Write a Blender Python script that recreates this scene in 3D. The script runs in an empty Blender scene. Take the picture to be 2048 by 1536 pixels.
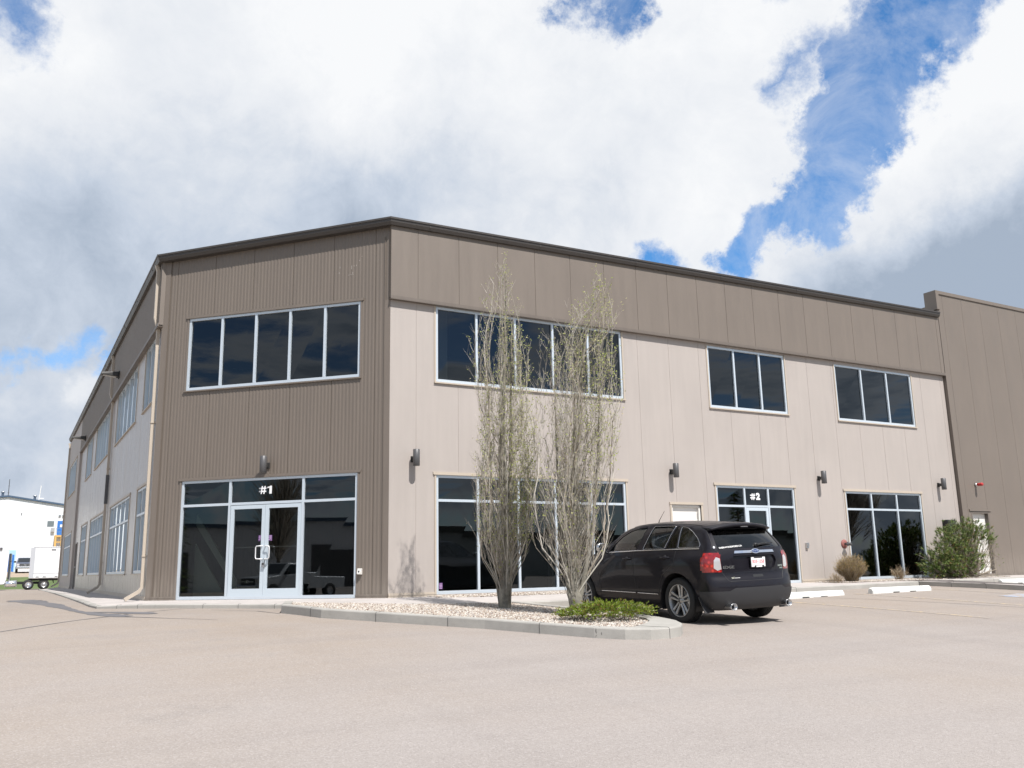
import bpy, bmesh, math, random
import numpy as np
from mathutils import Vector, Matrix
from mathutils.bvhtree import BVHTree
random.seed(7)
SC = bpy.context.scene
COL = SC.collection
PI = math.pi
R = math.radians

# ------------------------------------------------------------------ helpers
class MB:
    """collects faces of several materials, built as one mesh object"""
    def __init__(s): s.v=[]; s.f=[]; s.m=[]; s.sm=[]; s.k=[]
    def add(s, vs, fs, m=0, smooth=False):
        b=len(s.v); s.k.append((b,len(s.f))); s.v += [tuple(p) for p in vs]
        for f in fs: s.f.append([b+i for i in f]); s.m.append(m); s.sm.append(smooth)
    def quad(s,a,b,c,d,m=0): s.add([a,b,c,d],[(0,1,2,3)],m)
    def box(s, c, h, m=0, rz=0.0, M=None):
        x,y,z=h; P=[(-x,-y,-z),(x,-y,-z),(x,y,-z),(-x,y,-z),(-x,-y,z),(x,-y,z),(x,y,z),(-x,y,z)]
        if M is None: M=Matrix.Rotation(rz,3,'Z')
        P=[M@Vector(p)+Vector(c) for p in P]
        s.add(P,[(3,2,1,0),(4,5,6,7),(0,1,5,4),(1,2,6,5),(2,3,7,6),(3,0,4,7)],m)
    def fbox(s, O, T, N, t0,t1,n0,n1,z0,z1,m=0):
        """box in a wall frame: T along the wall, N outwards"""
        P=[]
        for z in (z0,z1):
            for t,n in ((t0,n0),(t1,n0),(t1,n1),(t0,n1)):
                P.append((O[0]+T[0]*t+N[0]*n, O[1]+T[1]*t+N[1]*n, z))
        F=[(3,2,1,0),(4,5,6,7),(0,1,5,4),(1,2,6,5),(2,3,7,6),(3,0,4,7)]
        cr=T[0]*N[1]-T[1]*N[0]
        if cr<0: F=[tuple(reversed(f)) for f in F]
        s.add(P,F,m)
    def tube(s, pts, rad, n=8, m=0, cap=True, smooth=True):
        pts=[Vector(p) for p in pts]; k=len(pts)
        if not hasattr(rad,'__len__'): rad=[rad]*k
        V=[];F=[]; ref=Vector((0,0,1))
        d=(pts[1]-pts[0]).normalized()
        if abs(d.z)>.9: ref=Vector((1,0,0))
        for i in range(k):
            d=(pts[min(i+1,k-1)]-pts[max(i-1,0)]).normalized()
            a=(ref-d*ref.dot(d))
            a=a.normalized() if a.length>1e-6 else d.orthogonal().normalized()
            ref=a; b=d.cross(a)
            for j in range(n):
                t=2*PI*j/n; V.append(pts[i]+(a*math.cos(t)+b*math.sin(t))*rad[i])
        for i in range(k-1):
            for j in range(n):
                j2=(j+1)%n; F.append((i*n+j,i*n+j2,(i+1)*n+j2,(i+1)*n+j))
        s.add(V,F,m,smooth)
        if cap: s.add(V[:n],[tuple(range(n-1,-1,-1))],m); s.add(V[-n:],[tuple(range(n))],m)
    def prism(s, pts, z0, z1, m=0, mt=None):
        """pts CCW in xy; z0,z1 numbers or functions of (x,y)"""
        n=len(pts); f0=z0 if callable(z0) else (lambda x,y:z0); f1=z1 if callable(z1) else (lambda x,y:z1)
        V=[(x,y,f0(x,y)) for x,y in pts]+[(x,y,f1(x,y)) for x,y in pts]
        s.add(V,[(i,(i+1)%n,n+(i+1)%n,n+i) for i in range(n)],m)
        s.add(V,[tuple(range(n,2*n))],m if mt is None else mt)
    def lathe(s, prof, n=32, M=None, m=0, smooth=True, close=False):
        """prof: list of (r,h) revolved about local y axis, M 4x4"""
        M=M or Matrix.Identity(4); V=[];F=[];k=len(prof)
        for r,h in prof:
            for j in range(n):
                a=2*PI*j/n; V.append(M@Vector((r*math.cos(a),h,r*math.sin(a))))
        for i in range(k-1 if not close else k):
            i2=(i+1)%k
            for j in range(n):
                j2=(j+1)%n; F.append((i*n+j,i2*n+j,i2*n+j2,i*n+j2))
        s.add(V,F,m,smooth)
    def split(s, name, mats, parent):
        ks=s.k+[(len(s.v),len(s.f))]
        for (v0,f0),(v1,f1) in zip(ks,ks[1:]):
            q=MB();q.add(s.v[v0:v1],[[i-v0 for i in f] for f in s.f[f0:f1]],0);o=q.build(name,mats,parent)
        return o
    def build(s, name, mats, parent=None, bevel=0, loc=None):
        me=bpy.data.meshes.new(name); me.from_pydata(s.v,[],s.f)
        if not isinstance(mats,(list,tuple)): mats=[mats]
        for m in mats: me.materials.append(m)
        me.polygons.foreach_set('material_index',s.m); me.polygons.foreach_set('use_smooth',s.sm)
        me.update()
        o=bpy.data.objects.new(name,me); COL.objects.link(o)
        if parent: o.parent=parent
        if loc: o.location=loc
        if bevel:
            b=o.modifiers.new('bevel','BEVEL'); b.width=bevel; b.segments=2; b.limit_method='ANGLE'; b.angle_limit=R(40)
        return o
def thing(name,label,cat,loc=(0,0,0),rz=0,group=None):
    o=bpy.data.objects.new(name,None); COL.objects.link(o); o.location=loc; o.rotation_euler=(0,0,rz)
    o['label']=label;o['category']=cat
    if group:o['group']=group
    return o
def tag(o,label,cat,group=None,kind=None):
    if label:o['label']=label
    if cat:o['category']=cat
    if group:o['group']=group
    if kind:o['kind']=kind
    return o
def structure(o): o['kind']='structure'; return o
def dup(root,loc=None,rz=None,label=None,scale=None):
    r=root.copy(); COL.objects.link(r)
    if loc is not None:r.location=loc
    if rz is not None:r.rotation_euler=(0,0,rz)
    if label:r['label']=label
    if scale:r.scale=scale
    for ch in list(root.children):
        c=ch.copy();COL.objects.link(c);c.parent=r
        for g in list(ch.children):
            d=g.copy();COL.objects.link(d);d.parent=c
    return r
def text_mesh(txt,size,bold=0.0,ext=.002):
    cu=bpy.data.curves.new('lettering','FONT');cu.body=txt;cu.size=size;cu.offset=bold;cu.extrude=ext;cu.align_x='CENTER';cu.align_y='CENTER'
    o=bpy.data.objects.new('lettering',cu);COL.objects.link(o)
    dg=bpy.context.evaluated_depsgraph_get(); me=bpy.data.meshes.new_from_object(o.evaluated_get(dg))
    bpy.data.objects.remove(o); return me
def text_obj(name,txt,size,mat,parent,M,bold=0.0,ext=.002,sx=1.0):
    me=text_mesh(txt,size,bold,ext); me.transform(Matrix.Diagonal((sx,1,1,1))); me.transform(M); me.materials.clear(); me.materials.append(mat)
    o=bpy.data.objects.new(name,me);COL.objects.link(o);o.parent=parent;return o

# ------------------------------------------------------------------ materials
def mat(name,col,rough=.6,metal=0.0,spec=.5,**k):
    m=bpy.data.materials.new(name);m.use_nodes=True;b=m.node_tree.nodes['Principled BSDF']
    b.inputs['Base Color'].default_value=(*col,1);b.inputs['Roughness'].default_value=rough
    b.inputs['Metallic'].default_value=metal;b.inputs['Specular IOR Level'].default_value=spec
    if k.get('coat'): b.inputs['Coat Weight'].default_value=k['coat'];b.inputs['Coat Roughness'].default_value=.02
    if k.get('emit'): b.inputs['Emission Color'].default_value=(*k['emit'],1);b.inputs['Emission Strength'].default_value=k.get('es',1)
    return m
class NT:
    def __init__(s,m): s.t=m.node_tree;s.n=s.t.nodes;s.l=s.t.links;s.b=s.n.get('Principled BSDF')
    def new(s,ty,**k):
        n=s.n.new(ty)
        for a,v in k.items(): setattr(n,a,v)
        return n
    def link(s,a,b): s.l.new(a,b)
    def val(s,x,sock):
        if hasattr(x,'is_output') or isinstance(x,bpy.types.NodeSocket): s.l.new(x,sock)
        else: sock.default_value=x
    def math(s,op,a,b=0.0,c=None,clamp=False):
        n=s.new('ShaderNodeMath',operation=op,use_clamp=clamp); s.val(a,n.inputs[0]); s.val(b,n.inputs[1])
        if c is not None: s.val(c,n.inputs[2])
        return n.outputs[0]
    def noise(s,vec,scale,detail=4,rough=.5,dist=0,dim='3D'):
        n=s.new('ShaderNodeTexNoise',noise_dimensions=dim)
        if vec is not None:s.link(vec,n.inputs['Vector'])
        n.inputs['Scale'].default_value=scale;n.inputs['Detail'].default_value=detail;n.inputs['Roughness'].default_value=rough;n.inputs['Distortion'].default_value=dist
        return n.outputs['Fac']
    def mapr(s,x,a,b,c=0.0,d=1.0,smooth=False):
        n=s.new('ShaderNodeMapRange');n.interpolation_type='SMOOTHSTEP' if smooth else 'LINEAR'
        s.val(x,n.inputs[0])
        for i,v in enumerate((a,b,c,d)): n.inputs[i+1].default_value=v
        return n.outputs[0]
    def mix(s,f,a,b,mode='MIX'):
        n=s.new('ShaderNodeMix',data_type='RGBA',blend_type=mode); s.val(f,n.inputs[0])
        for x,i in ((a,6),(b,7)):
            if isinstance(x,bpy.types.NodeSocket): s.link(x,n.inputs[i])
            else: n.inputs[i].default_value=(*x,1) if len(x)==3 else x
        return n.outputs[2]
    def ramp(s,x,stops):
        n=s.new('ShaderNodeValToRGB');s.link(x,n.inputs[0]);e=n.color_ramp.elements
        while len(e)<len(stops):e.new(.5)
        for i,(p,c) in enumerate(stops): e[i].position=p;e[i].color=(*c,1)
        return n.outputs[0]
    def coord(s,which='Object',scale=None):
        c=s.new('ShaderNodeTexCoord').outputs[which]
        if scale:
            mp=s.new('ShaderNodeMapping');s.link(c,mp.inputs[0]);mp.inputs['Scale'].default_value=scale;c=mp.outputs[0]
        return c
    def bump(s,h,strength=.3,dist=.01):
        n=s.new('ShaderNodeBump');n.inputs['Strength'].default_value=strength;n.inputs['Distance'].default_value=dist
        s.link(h,n.inputs['Height']);s.link(n.outputs[0],s.b.inputs['Normal'])
def painted_metal(name,col,var=.06,rough=.45,vert=True,streak=.5,spec=.5):
    """painted steel with slight vertical weather streaks, dust near the ground"""
    m=mat(name,col,rough,0,spec);t=NT(m);c=t.coord('Object')
    cs=t.coord('Object',(3.0,3.0,.25)); a=t.noise(cs,2.2,6,.6); b=t.noise(c,.6,3,.5)
    f=t.math('ADD',t.math('MULTIPLY',a,streak),t.math('MULTIPLY',b,1-streak))
    d=t.mapr(f,.3,.7)
    dark=tuple(x*(1-var*1.3) for x in col);lite=tuple(min(1,x*(1+var)) for x in col)
    base=t.mix(d,dark,lite)
    sx=t.new('ShaderNodeSeparateXYZ');t.link(c,sx.inputs[0])
    low=t.mapr(sx.outputs[2],0.0,.9,1,0,True)
    dn=t.mapr(t.noise(cs,4,5,.6),.35,.75)
    base=t.mix(t.math('MULTIPLY',t.math('MULTIPLY',low,dn),.35),base,(.36,.32,.27))
    t.link(base,t.b.inputs['Base Color'])
    t.link(t.mapr(a,.3,.7,rough-.06,rough+.1),t.b.inputs['Roughness'])
    t.bump(t.noise(t.coord('Object',(8,8,1)),1.5,3,.5),.06,.01)
    return m
def concrete(name,col,rough=.9,sc=1.0,stain=.25):
    m=mat(name,col,rough,0,.25);t=NT(m);c=t.coord('Object')
    a=t.noise(c,1.3*sc,8,.62);b=t.noise(c,60*sc,4,.7);s2=t.noise(c,7*sc,6,.65)
    base=t.mix(t.mapr(a,.3,.7),tuple(x*(1-stain) for x in col),tuple(min(1,x*1.12) for x in col))
    base=t.mix(t.mapr(s2,.55,.78,0,.45),base,tuple(x*.62 for x in col))
    base=t.mix(t.mapr(b,.3,.7,0,.3),base,tuple(min(1,x*1.25) for x in col))
    t.link(base,t.b.inputs['Base Color']);t.bump(t.math('ADD',b,t.math('MULTIPLY',s2,.6)),.5,.006)
    return m
def glass(name,tint,k=1.0,rough=0.0,ior=1.5,refl=(1,1,1),wave=0.0):
    m=bpy.data.materials.new(name);m.use_nodes=True;t=NT(m);t.n.clear()
    out=t.new('ShaderNodeOutputMaterial');fr=t.new('ShaderNodeFresnel');fr.inputs['IOR'].default_value=ior
    f=t.math('MULTIPLY',fr.outputs[0],k,clamp=True)
    tr=t.new('ShaderNodeBsdfTransparent');tr.inputs[0].default_value=(*tint,1)
    gl=t.new('ShaderNodeBsdfGlossy');gl.inputs['Roughness'].default_value=rough;gl.inputs['Color'].default_value=(*refl,1)
    if wave:
        b=t.new('ShaderNodeBump');b.inputs['Strength'].default_value=wave;b.inputs['Distance'].default_value=.02
        t.link(t.noise(t.coord('Object'),.9,1,.4),b.inputs['Height']);t.link(b.outputs[0],gl.inputs['Normal'])
    mx=t.new('ShaderNodeMixShader');t.link(f,mx.inputs[0]);t.link(tr.outputs[0],mx.inputs[1]);t.link(gl.outputs[0],mx.inputs[2]);t.link(mx.outputs[0],out.inputs[0])
    return m
M_TAUPE=painted_metal('taupe_siding',(.178,.148,.123),.055,.5)
M_TAUPE_RIB=painted_metal('taupe_ribbed_siding',(.170,.141,.116),.05,.42)
M_BEIGE=painted_metal('beige_siding',(.404,.360,.328),.055,.5)
M_BEIGEW=painted_metal('beige_west_siding',(.44,.405,.375),.035,.3)
M_BEIGETRIM=painted_metal('beige_trim',(.47,.405,.33),.04,.45)
M_TAUPETRIM=painted_metal('taupe_trim',(.15,.125,.105),.04,.45)
M_GUTTER=painted_metal('gutter_paint',(.055,.048,.043),.05,.4)
M_ALU=mat('window_aluminium',(.62,.68,.73),.38,.35)
M_DOORALU=mat('door_aluminium',(.58,.65,.70),.42,.25)
M_GLASS=glass('window_glass',(.27,.29,.28),1.6,0,1.5,refl=(.90,.95,.98),wave=.02)
M_WHITE=mat('white_paint',(.8,.79,.77),.5)
M_OFFWHITE=painted_metal('offwhite_door_paint',(.72,.70,.66),.04,.45)
M_CONC=concrete('sidewalk_concrete',(.44,.405,.38),stain=.14)
M_KERB=concrete('kerb_concrete',(.37,.355,.325),stain=.22)
M_STOP=concrete('white_painted_concrete',(.66,.67,.64),stain=.10)
M_BLACK=mat('black_plastic',(.015,.015,.016),.5)
M_CHROME=mat('chrome',(.85,.86,.88),.12,1.0)
M_STEEL=mat('brushed_steel',(.6,.6,.6),.3,1.0)
M_LAMP=mat('lamp_grey_metal',(.10,.098,.10),.45,.2)
M_DARKMETAL=mat('dark_metal',(.05,.048,.046),.5,.3)
M_INT=mat('interior_wall',(.30,.33,.34),.9)
M_INTF=mat('interior_floor',(.22,.21,.19),.8)
M_RED=mat('red_paint',(.45,.03,.03),.45)

# ------------------------------------------------------------------ camera
cam=bpy.data.cameras.new('camera');co=bpy.data.objects.new('camera',cam);COL.objects.link(co);SC.camera=co
YAW,PIT,ROL=.5182,.2054,-.0201
fw=Vector((math.sin(YAW)*math.cos(PIT),math.cos(YAW)*math.cos(PIT),math.sin(PIT)))
r0=Vector((math.cos(YAW),-math.sin(YAW),0));u0=r0.cross(fw)
rt=math.cos(ROL)*r0+math.sin(ROL)*u0;up=-math.sin(ROL)*r0+math.cos(ROL)*u0
co.matrix_world=Matrix(((rt.x,up.x,-fw.x,-7.212),(rt.y,up.y,-fw.y,-18.2067),(rt.z,up.z,-fw.z,.5829),(0,0,0,1)))
cam.sensor_width=36;cam.lens=1760.26/2048*36;cam.clip_start=.1;cam.clip_end=5000

# ------------------------------------------------------------------ light and sky
SUN_EL,SUN_AZ=R(55),R(180-5)      # azimuth clockwise from +y
sd=Vector((math.sin(SUN_AZ)*math.cos(SUN_EL),math.cos(SUN_AZ)*math.cos(SUN_EL),math.sin(SUN_EL)))
sl=bpy.data.lights.new('sun','SUN');sl.energy=4.9;sl.angle=R(.53);sl.color=(1,.968,.935)
so=bpy.data.objects.new('sun',sl);COL.objects.link(so);so.rotation_euler=sd.to_track_quat('Z','Y').to_euler();so.location=(0,-20,40)
W=bpy.data.worlds.new('World');SC.world=W;W.use_nodes=True
class WT(NT):
    def __init__(s): s.t=W.node_tree;s.n=s.t.nodes;s.l=s.t.links;s.b=None
t=WT();t.n.clear()
out=t.new('ShaderNodeOutputWorld');bg=t.new('ShaderNodeBackground');bg.inputs[1].default_value=.1;t.link(bg.outputs[0],out.inputs[0])
sky=t.new('ShaderNodeTexSky',sky_type='NISHITA');sky.sun_disc=False;sky.sun_elevation=SUN_EL;sky.sun_rotation=SUN_AZ
sky.altitude=700;sky.air_density=1.0;sky.dust_density=.3;sky.ozone_density=2.5
D=t.new('ShaderNodeTexCoord').outputs['Generated']
sp=t.new('ShaderNodeSeparateXYZ');t.link(D,sp.inputs[0]);X,Y,Z=sp.outputs
az=t.math('ARCTAN2',X,Y);el=t.math('ARCSINE',Z)
# wobble the coordinates with noise so that drawn edges turn into cloud edges
w1=t.math('MULTIPLY',t.math('SUBTRACT',t.noise(D,5.5,11,.66,0),.5),.28)
mpn=t.new('ShaderNodeMapping');t.link(D,mpn.inputs[0]);mpn.inputs['Location'].default_value=(3.1,7.7,1.3)
w2=t.math('MULTIPLY',t.math('SUBTRACT',t.noise(mpn.outputs[0],5.5,11,.66,0),.5),.23)
azw=t.math('ADD',az,w1);elw=t.math('ADD',el,w2)
def seg(ax,ay,bx,by,r0_,r1_,A=azw,B=elw):
    """1 inside a capsule a-b of radius r0, falling to 0 at r1"""
    dx,dy=bx-ax,by-ay;L=dx*dx+dy*dy
    px=t.math('SUBTRACT',A,ax);py=t.math('SUBTRACT',B,ay)
    h=t.math('DIVIDE',t.math('ADD',t.math('MULTIPLY',px,dx),t.math('MULTIPLY',py,dy)),L,clamp=True)
    ex=t.math('SUBTRACT',px,t.math('MULTIPLY',h,dx));ey=t.math('SUBTRACT',py,t.math('MULTIPLY',h,dy))
    d=t.math('SQRT',t.math('ADD',t.math('MULTIPLY',ex,ex),t.math('MULTIPLY',ey,ey)))
    return t.mapr(d,r0_,r1_,1,0,True)
def mx(*a):
    r=a[0]
    for b in a[1:]: r=t.math('MAXIMUM',r,b)
    return r
gaps=mx(seg(1.065,.61,.975,.500,.046,.074),seg(.972,.505,.872,.385,.030,.052),seg(.872,.385,.805,.335,.016,.038),seg(.72,.335,.69,.330,.002,.034),
        seg(.60,.625,.655,.605,.006,.034),seg(-.09,.56,-.03,.565,.012,.05),t.math('MULTIPLY',seg(-.02,.228,.02,.238,-.004,.026),.75),t.math('MULTIPLY',seg(.05,.212,.085,.205,.0,.020),.7),
        seg(.86,.49,.92,.53,-.01,.03),seg(.86,.60,.96,.62,-.01,.035))
front=t.mapr(t.math('ABSOLUTE',t.math('SUBTRACT',az,.5)),1.0,1.3,1,0,True)
# elsewhere in the sky: broken cloud from plain noise
pl=t.new('ShaderNodeVectorMath',operation='DIVIDE');t.link(D,pl.inputs[0])
cz=t.new('ShaderNodeCombineXYZ');zz=t.math('MAXIMUM',Z,.08)
for i in range(3): t.link(zz,cz.inputs[i])
t.link(cz.outputs[0],pl.inputs[1])
fb=t.noise(pl.outputs[0],.9,8,.58,.3)
other=t.mapr(fb,.40,.52,0,1,True)
thin=t.mapr(t.noise(D,9,8,.65,.2),.30,.55,.0,1)
gapw=t.math('MULTIPLY',gaps,t.mapr(t.noise(D,9,9,.68,.4),.42,.66,1.0,.62))
dens_f=t.math('SUBTRACT',1.0,gapw,clamp=True)
dens=t.math('ADD',t.math('MULTIPLY',front,dens_f),t.math('MULTIPLY',t.math('SUBTRACT',1,front),other),clamp=True)
# shading of the cloud: grey undersides low left, low right, mild in the middle
azs=t.math('ADD',az,t.math('MULTIPLY',w1,.6));els=t.math('ADD',el,t.math('MULTIPLY',w2,.6))
g1=seg(-.2,.27,.33,.33,.0,.27,azs,els);g2=seg(.98,.26,1.5,.29,.0,.19,azs,els);g3=seg(.40,.44,.62,.41,.0,.12,azs,els);g4=seg(-.3,.08,.1,.10,.0,.11,azs,els)
bright=mx(seg(.30,.60,.36,.55,.0,.14,azs,els),seg(.95,.40,1.1,.47,.03,.10,azs,els),seg(.045,.188,.10,.20,.004,.03,azs,els))
lump=t.math('ADD',t.mapr(t.noise(D,6,10,.6,.3),.3,.7,-.5,.5),t.mapr(t.noise(D,20,9,.68,.6),.3,.7,-.17,.17))
grey=t.math('ADD',t.math('MULTIPLY',g1,.66),t.math('ADD',t.math('MULTIPLY',g2,1.05),t.math('ADD',t.math('MULTIPLY',g3,.16),t.math('MULTIPLY',g4,.35))))
grey=t.math('ADD',grey,t.math('MULTIPLY',lump,.46))
grey=t.math('ADD',grey,t.mapr(el,0,.5,.26,.14))
grey=t.math('SUBTRACT',grey,t.math('MULTIPLY',bright,.30))
grey=t.math('ADD',t.math('MULTIPLY',grey,front),t.math('MULTIPLY',t.math('SUBTRACT',1,front),t.mapr(fb,.40,.62,.0,1.15)),clamp=True)
ccol=t.ramp(grey,[(0,(6.6,6.7,6.9)),(.35,(5.2,5.45,5.8)),(.7,(3.6,4.0,4.55)),(1,(2.1,2.55,3.2))])
rampn=[n for n in t.n if n.type=='VALTORGB'][-1]
for e,c in zip(rampn.color_ramp.elements,[(.75,.76,.775),(.64,.665,.705),(.46,.515,.60),(.31,.37,.46)]): e.color=(*c,1)
cc=t.new('ShaderNodeVectorMath',operation='SCALE');t.link(ccol,cc.inputs[0]);cc.inputs[3].default_value=10.0
skc=t.mix(1.0,sky.outputs[0],t.mix(front,(.75,.85,.95),(.60,1.17,1.52)),'MULTIPLY')
fin=t.mix(dens,skc,cc.outputs[0])
t.link(fin,bg.inputs[0])
SC.view_settings.view_transform='Standard';SC.view_settings.look='None';SC.view_settings.exposure=.33;SC.view_settings.gamma=1
SC.cycles.max_bounces=8;SC.cycles.transparent_max_bounces=24;SC.cycles.use_denoising=True
# ------------------------------------------------------------------ the corner building
A=4.294; Q=1/math.sqrt(2); CL=A/Q
SO,STt,SN=(0,0),(1,0),(0,-1)
CO,CT,CN=(0,0),(-Q,Q),(-Q,-Q)
WO,WTt,WN=(-A,A),(0,1),(-1,0)
def wall(mb,O,T,N,t0,t1,z0,z1,openings=(),depth=lambda t:0.0,brk=(),n=0.0,m=0,splitz=()):
    z1f=z1 if callable(z1) else (lambda t:z1); z0f=z0 if callable(z0) else (lambda t:z0)
    ts={t0,t1}|{b for b in brk if t0<b<t1}
    for a,b,_,_ in openings: ts|={a,b}
    ts=sorted(ts); ts=[x for i,x in enumerate(ts) if i==0 or x-ts[i-1]>1e-5]
    P=lambda t,z:(O[0]+T[0]*t+N[0]*(n+depth(t)),O[1]+T[1]*t+N[1]*(n+depth(t)),z)
    flip=(T[0]*N[1]-T[1]*N[0])>0
    for a,b in zip(ts,ts[1:]):
        mid=(a+b)/2; cuts=sorted([(za,zb) for ta,tb,za,zb in openings if ta-1e-4<=mid<=tb+1e-4])
        lo=None; spans=[]; cur='s'
        prev=None
        for za,zb in cuts: spans.append((prev,za)); prev=zb
        spans.append((prev,None))
        for s0,s1 in spans:
            q0a=z0f(a) if s0 is None else s0;q0b=z0f(b) if s0 is None else s0
            q1a=z1f(a) if s1 is None else s1;q1b=z1f(b) if s1 is None else s1
            if q1a-q0a<1e-4: continue
            V=[P(a,q0a),P(b,q0b),P(b,q1b),P(a,q1a)]
            if flip: V.reverse()
            mb.add(V,[(0,1,2,3)],m)
def ribs(period,h,phase=0.0):
    """trapezoid rib profile and its break points; a narrow dark joint every ten ribs"""
    def f(t):
        u=((t-phase)/period)%1.0
        if u<.30:return 0
        if u<.45:return h*(u-.30)/.15
        if u<.80:return h
        if u<.95:return h*(.95-u)/.15
        return 0
    def bk(a,b):
        o=[];i=int((a-phase)/period)-1
        while phase+i*period<b:
            o+=[phase+(i+q)*period for q in(.30,.45,.80,.95)];i+=1
        return [x for x in o if a<x<b]
    return f,bk
PAN=1.0668
def seams(first,a,b,w=.005,d=.007):
    js=[];s=first
    while s<b:
        if s>a: js.append(s)
        s+=PAN
    def f(t):
        for j in js:
            if abs(t-j)<w*.55: return -d
        return 0.0
    bk=[]
    for j in js: bk+=[j-w,j-w/2,j+w/2,j+w]
    return f,bk
def mixd(f,g): return lambda t:f(t)+g(t)
B=thing('commercial_building','long two storey building with taupe corner, beige lower walls and dark windows','building')
zs=lambda t:8.60+.0137*t
zc=lambda t:8.60-.033*t
zw=lambda t:8.40+.0015*t
up_h,up_s=6.65,4.83
op_s=[(1.14,6.52,up_s,up_h),(9.50,12.50,up_s,6.60),(14.66,18.30,4.80,6.56),(1.14,6.45,0.03,2.67),(9.50,12.48,.0,2.67),(14.62,18.15,0.03,2.63),(7.92,8.92,0,2.12)]
# south wall, beige
f1,b1=seams(.642,0,20.1)
mb=MB();wall(mb,SO,STt,SN,0,20.02,-.12,6.80,op_s,f1,b1);mb.build('south_wall',M_BEIGE,B)
# projecting taupe band above it
f1,b1=seams(.642,-.02,20.1,.006,.010)
mb=MB();wall(mb,SO,STt,SN,-.02,20.02,6.70,lambda t:zs(t)-.05,(),f1,b1,n=.10)
mb.fbox(SO,STt,SN,-.02,20.02,-.03,.098,6.702,6.722)
mb.fbox(SO,STt,SN,-.03,-.021,-.02,.10,6.70,8.52);mb.build('parapet_band',M_TAUPE,B)
mb=MB();mb.fbox(SO,STt,SN,-.04,20.02,.101,.122,6.675,6.735);mb.fbox(SO,STt,SN,-.04,20.02,.0,.121,6.655,6.674);mb.build('band_drip_flashing',M_TAUPETRIM,B)
# ribbed corner wall
op_c=[(.74,5.31,4.90,6.70),(.75,5.27,.0,2.72)]
fr_,bk=ribs(PAN/12,.0052,.3744)
f2,b2=seams(.3744,0,CL,.007,.012)
mb=MB();wall(mb,CO,CT,CN,0,CL,-.12,lambda t:zc(t)-.05,op_c,mixd(fr_,f2),bk(0,CL)+b2);mb.build('corner_wall',M_TAUPE_RIB,B)
mb=MB()
mb.fbox(CO,CT,CN,.0,.13,.012,.019,-.10,6.66);mb.fbox(CO,CT,CN,CL-.16,CL,.012,.019,-.10,8.3)
mb.fbox(CO,CT,CN,CL-.17,CL-.163,.012,.025,-.1,8.2);mb.fbox(CO,CT,CN,.131,.14,.012,.025,-.1,8.2)
mb.fbox(CO,CT,CN,.0,.75,.0,.03,-.02,.075);mb.fbox(CO,CT,CN,5.27,CL,.0,.03,-.02,.075)
mb.fbox(CO,CT,CN,.0,.75,.03,.036,.04,.058);mb.fbox(CO,CT,CN,5.27,CL,.03,.036,.04,.058)
mb.split('corner_trim',M_TAUPE,B)
mb=MB()
for a,b in((0.0,1.13),(6.46,7.9),(8.94,9.49),(12.5,14.6),(18.17,20.0)):
    mb.fbox(SO,STt,SN,a,b,.0,.028,-.03,.085);mb.fbox(SO,STt,SN,a,b,.029,.036,.035,.055)
mb.split('base_flashing',M_BEIGETRIM,B)
# west wall
Wg=[(.85,2.80),(4.40,9.75),(12.15,17.55),(19.3,22.4)]
op_w=[];
for a,b in Wg: op_w+=[(a,b,.62,2.78),(a,b,4.86,6.60)]
fw_,bw_=ribs(PAN/12,.005,.2);f3,b3=seams(.9,0,26)
mb=MB();wall(mb,WO,WTt,WN,0,26,-.12,6.75,op_w+[(24.1,25.4,-.12,2.15)],f3,b3);mb.build('west_wall',M_BEIGEW,B)
mb=MB();wall(mb,WO,WTt,WN,-.02,26,6.62,lambda t:zw(t)-.05,(),mixd(fw_,f3),bw_(0,26)+b3,n=.10)
mb.fbox(WO,WTt,WN,-.02,26,-.03,.098,6.622,6.64);mb.fbox(WO,WTt,WN,-.03,-.021,-.02,.10,6.62,8.33);mb.build('parapet_band',M_TAUPE,B)
mb=MB();mb.fbox(WO,WTt,WN,-.04,26,.101,.125,6.59,6.66);mb.fbox(WO,WTt,WN,-.04,26,.0,.124,6.575,6.589);mb.build('band_drip_flashing',M_TAUPETRIM,B)
f3,b3=seams(26.2,26,36)
mb=MB();wall(mb,WO,WTt,WN,26,35.6,-.12,lambda t:zw(t)-.05,[(27.7,33.4,.62,2.78),(27.7,33.4,4.86,6.6)],f3,b3,n=.10)
mb.fbox(WO,WTt,WN,25.985,25.999,-.02,.10,-.12,8.40);mb.fbox(WO,WTt,WN,35.601,35.62,-1.0,.10,-.12,8.40);mb.build('west_end_wall',M_BEIGE,B)
mb=MB()
for a,b in((0,24.05),(25.45,25.95)): mb.fbox(WO,WTt,WN,a,b,.0,.028,-.06,.085)
mb.fbox(WO,WTt,WN,26.02,35.6,.101,.128,-.06,.085);mb.split('base_flashing',M_BEIGETRIM,B)
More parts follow.
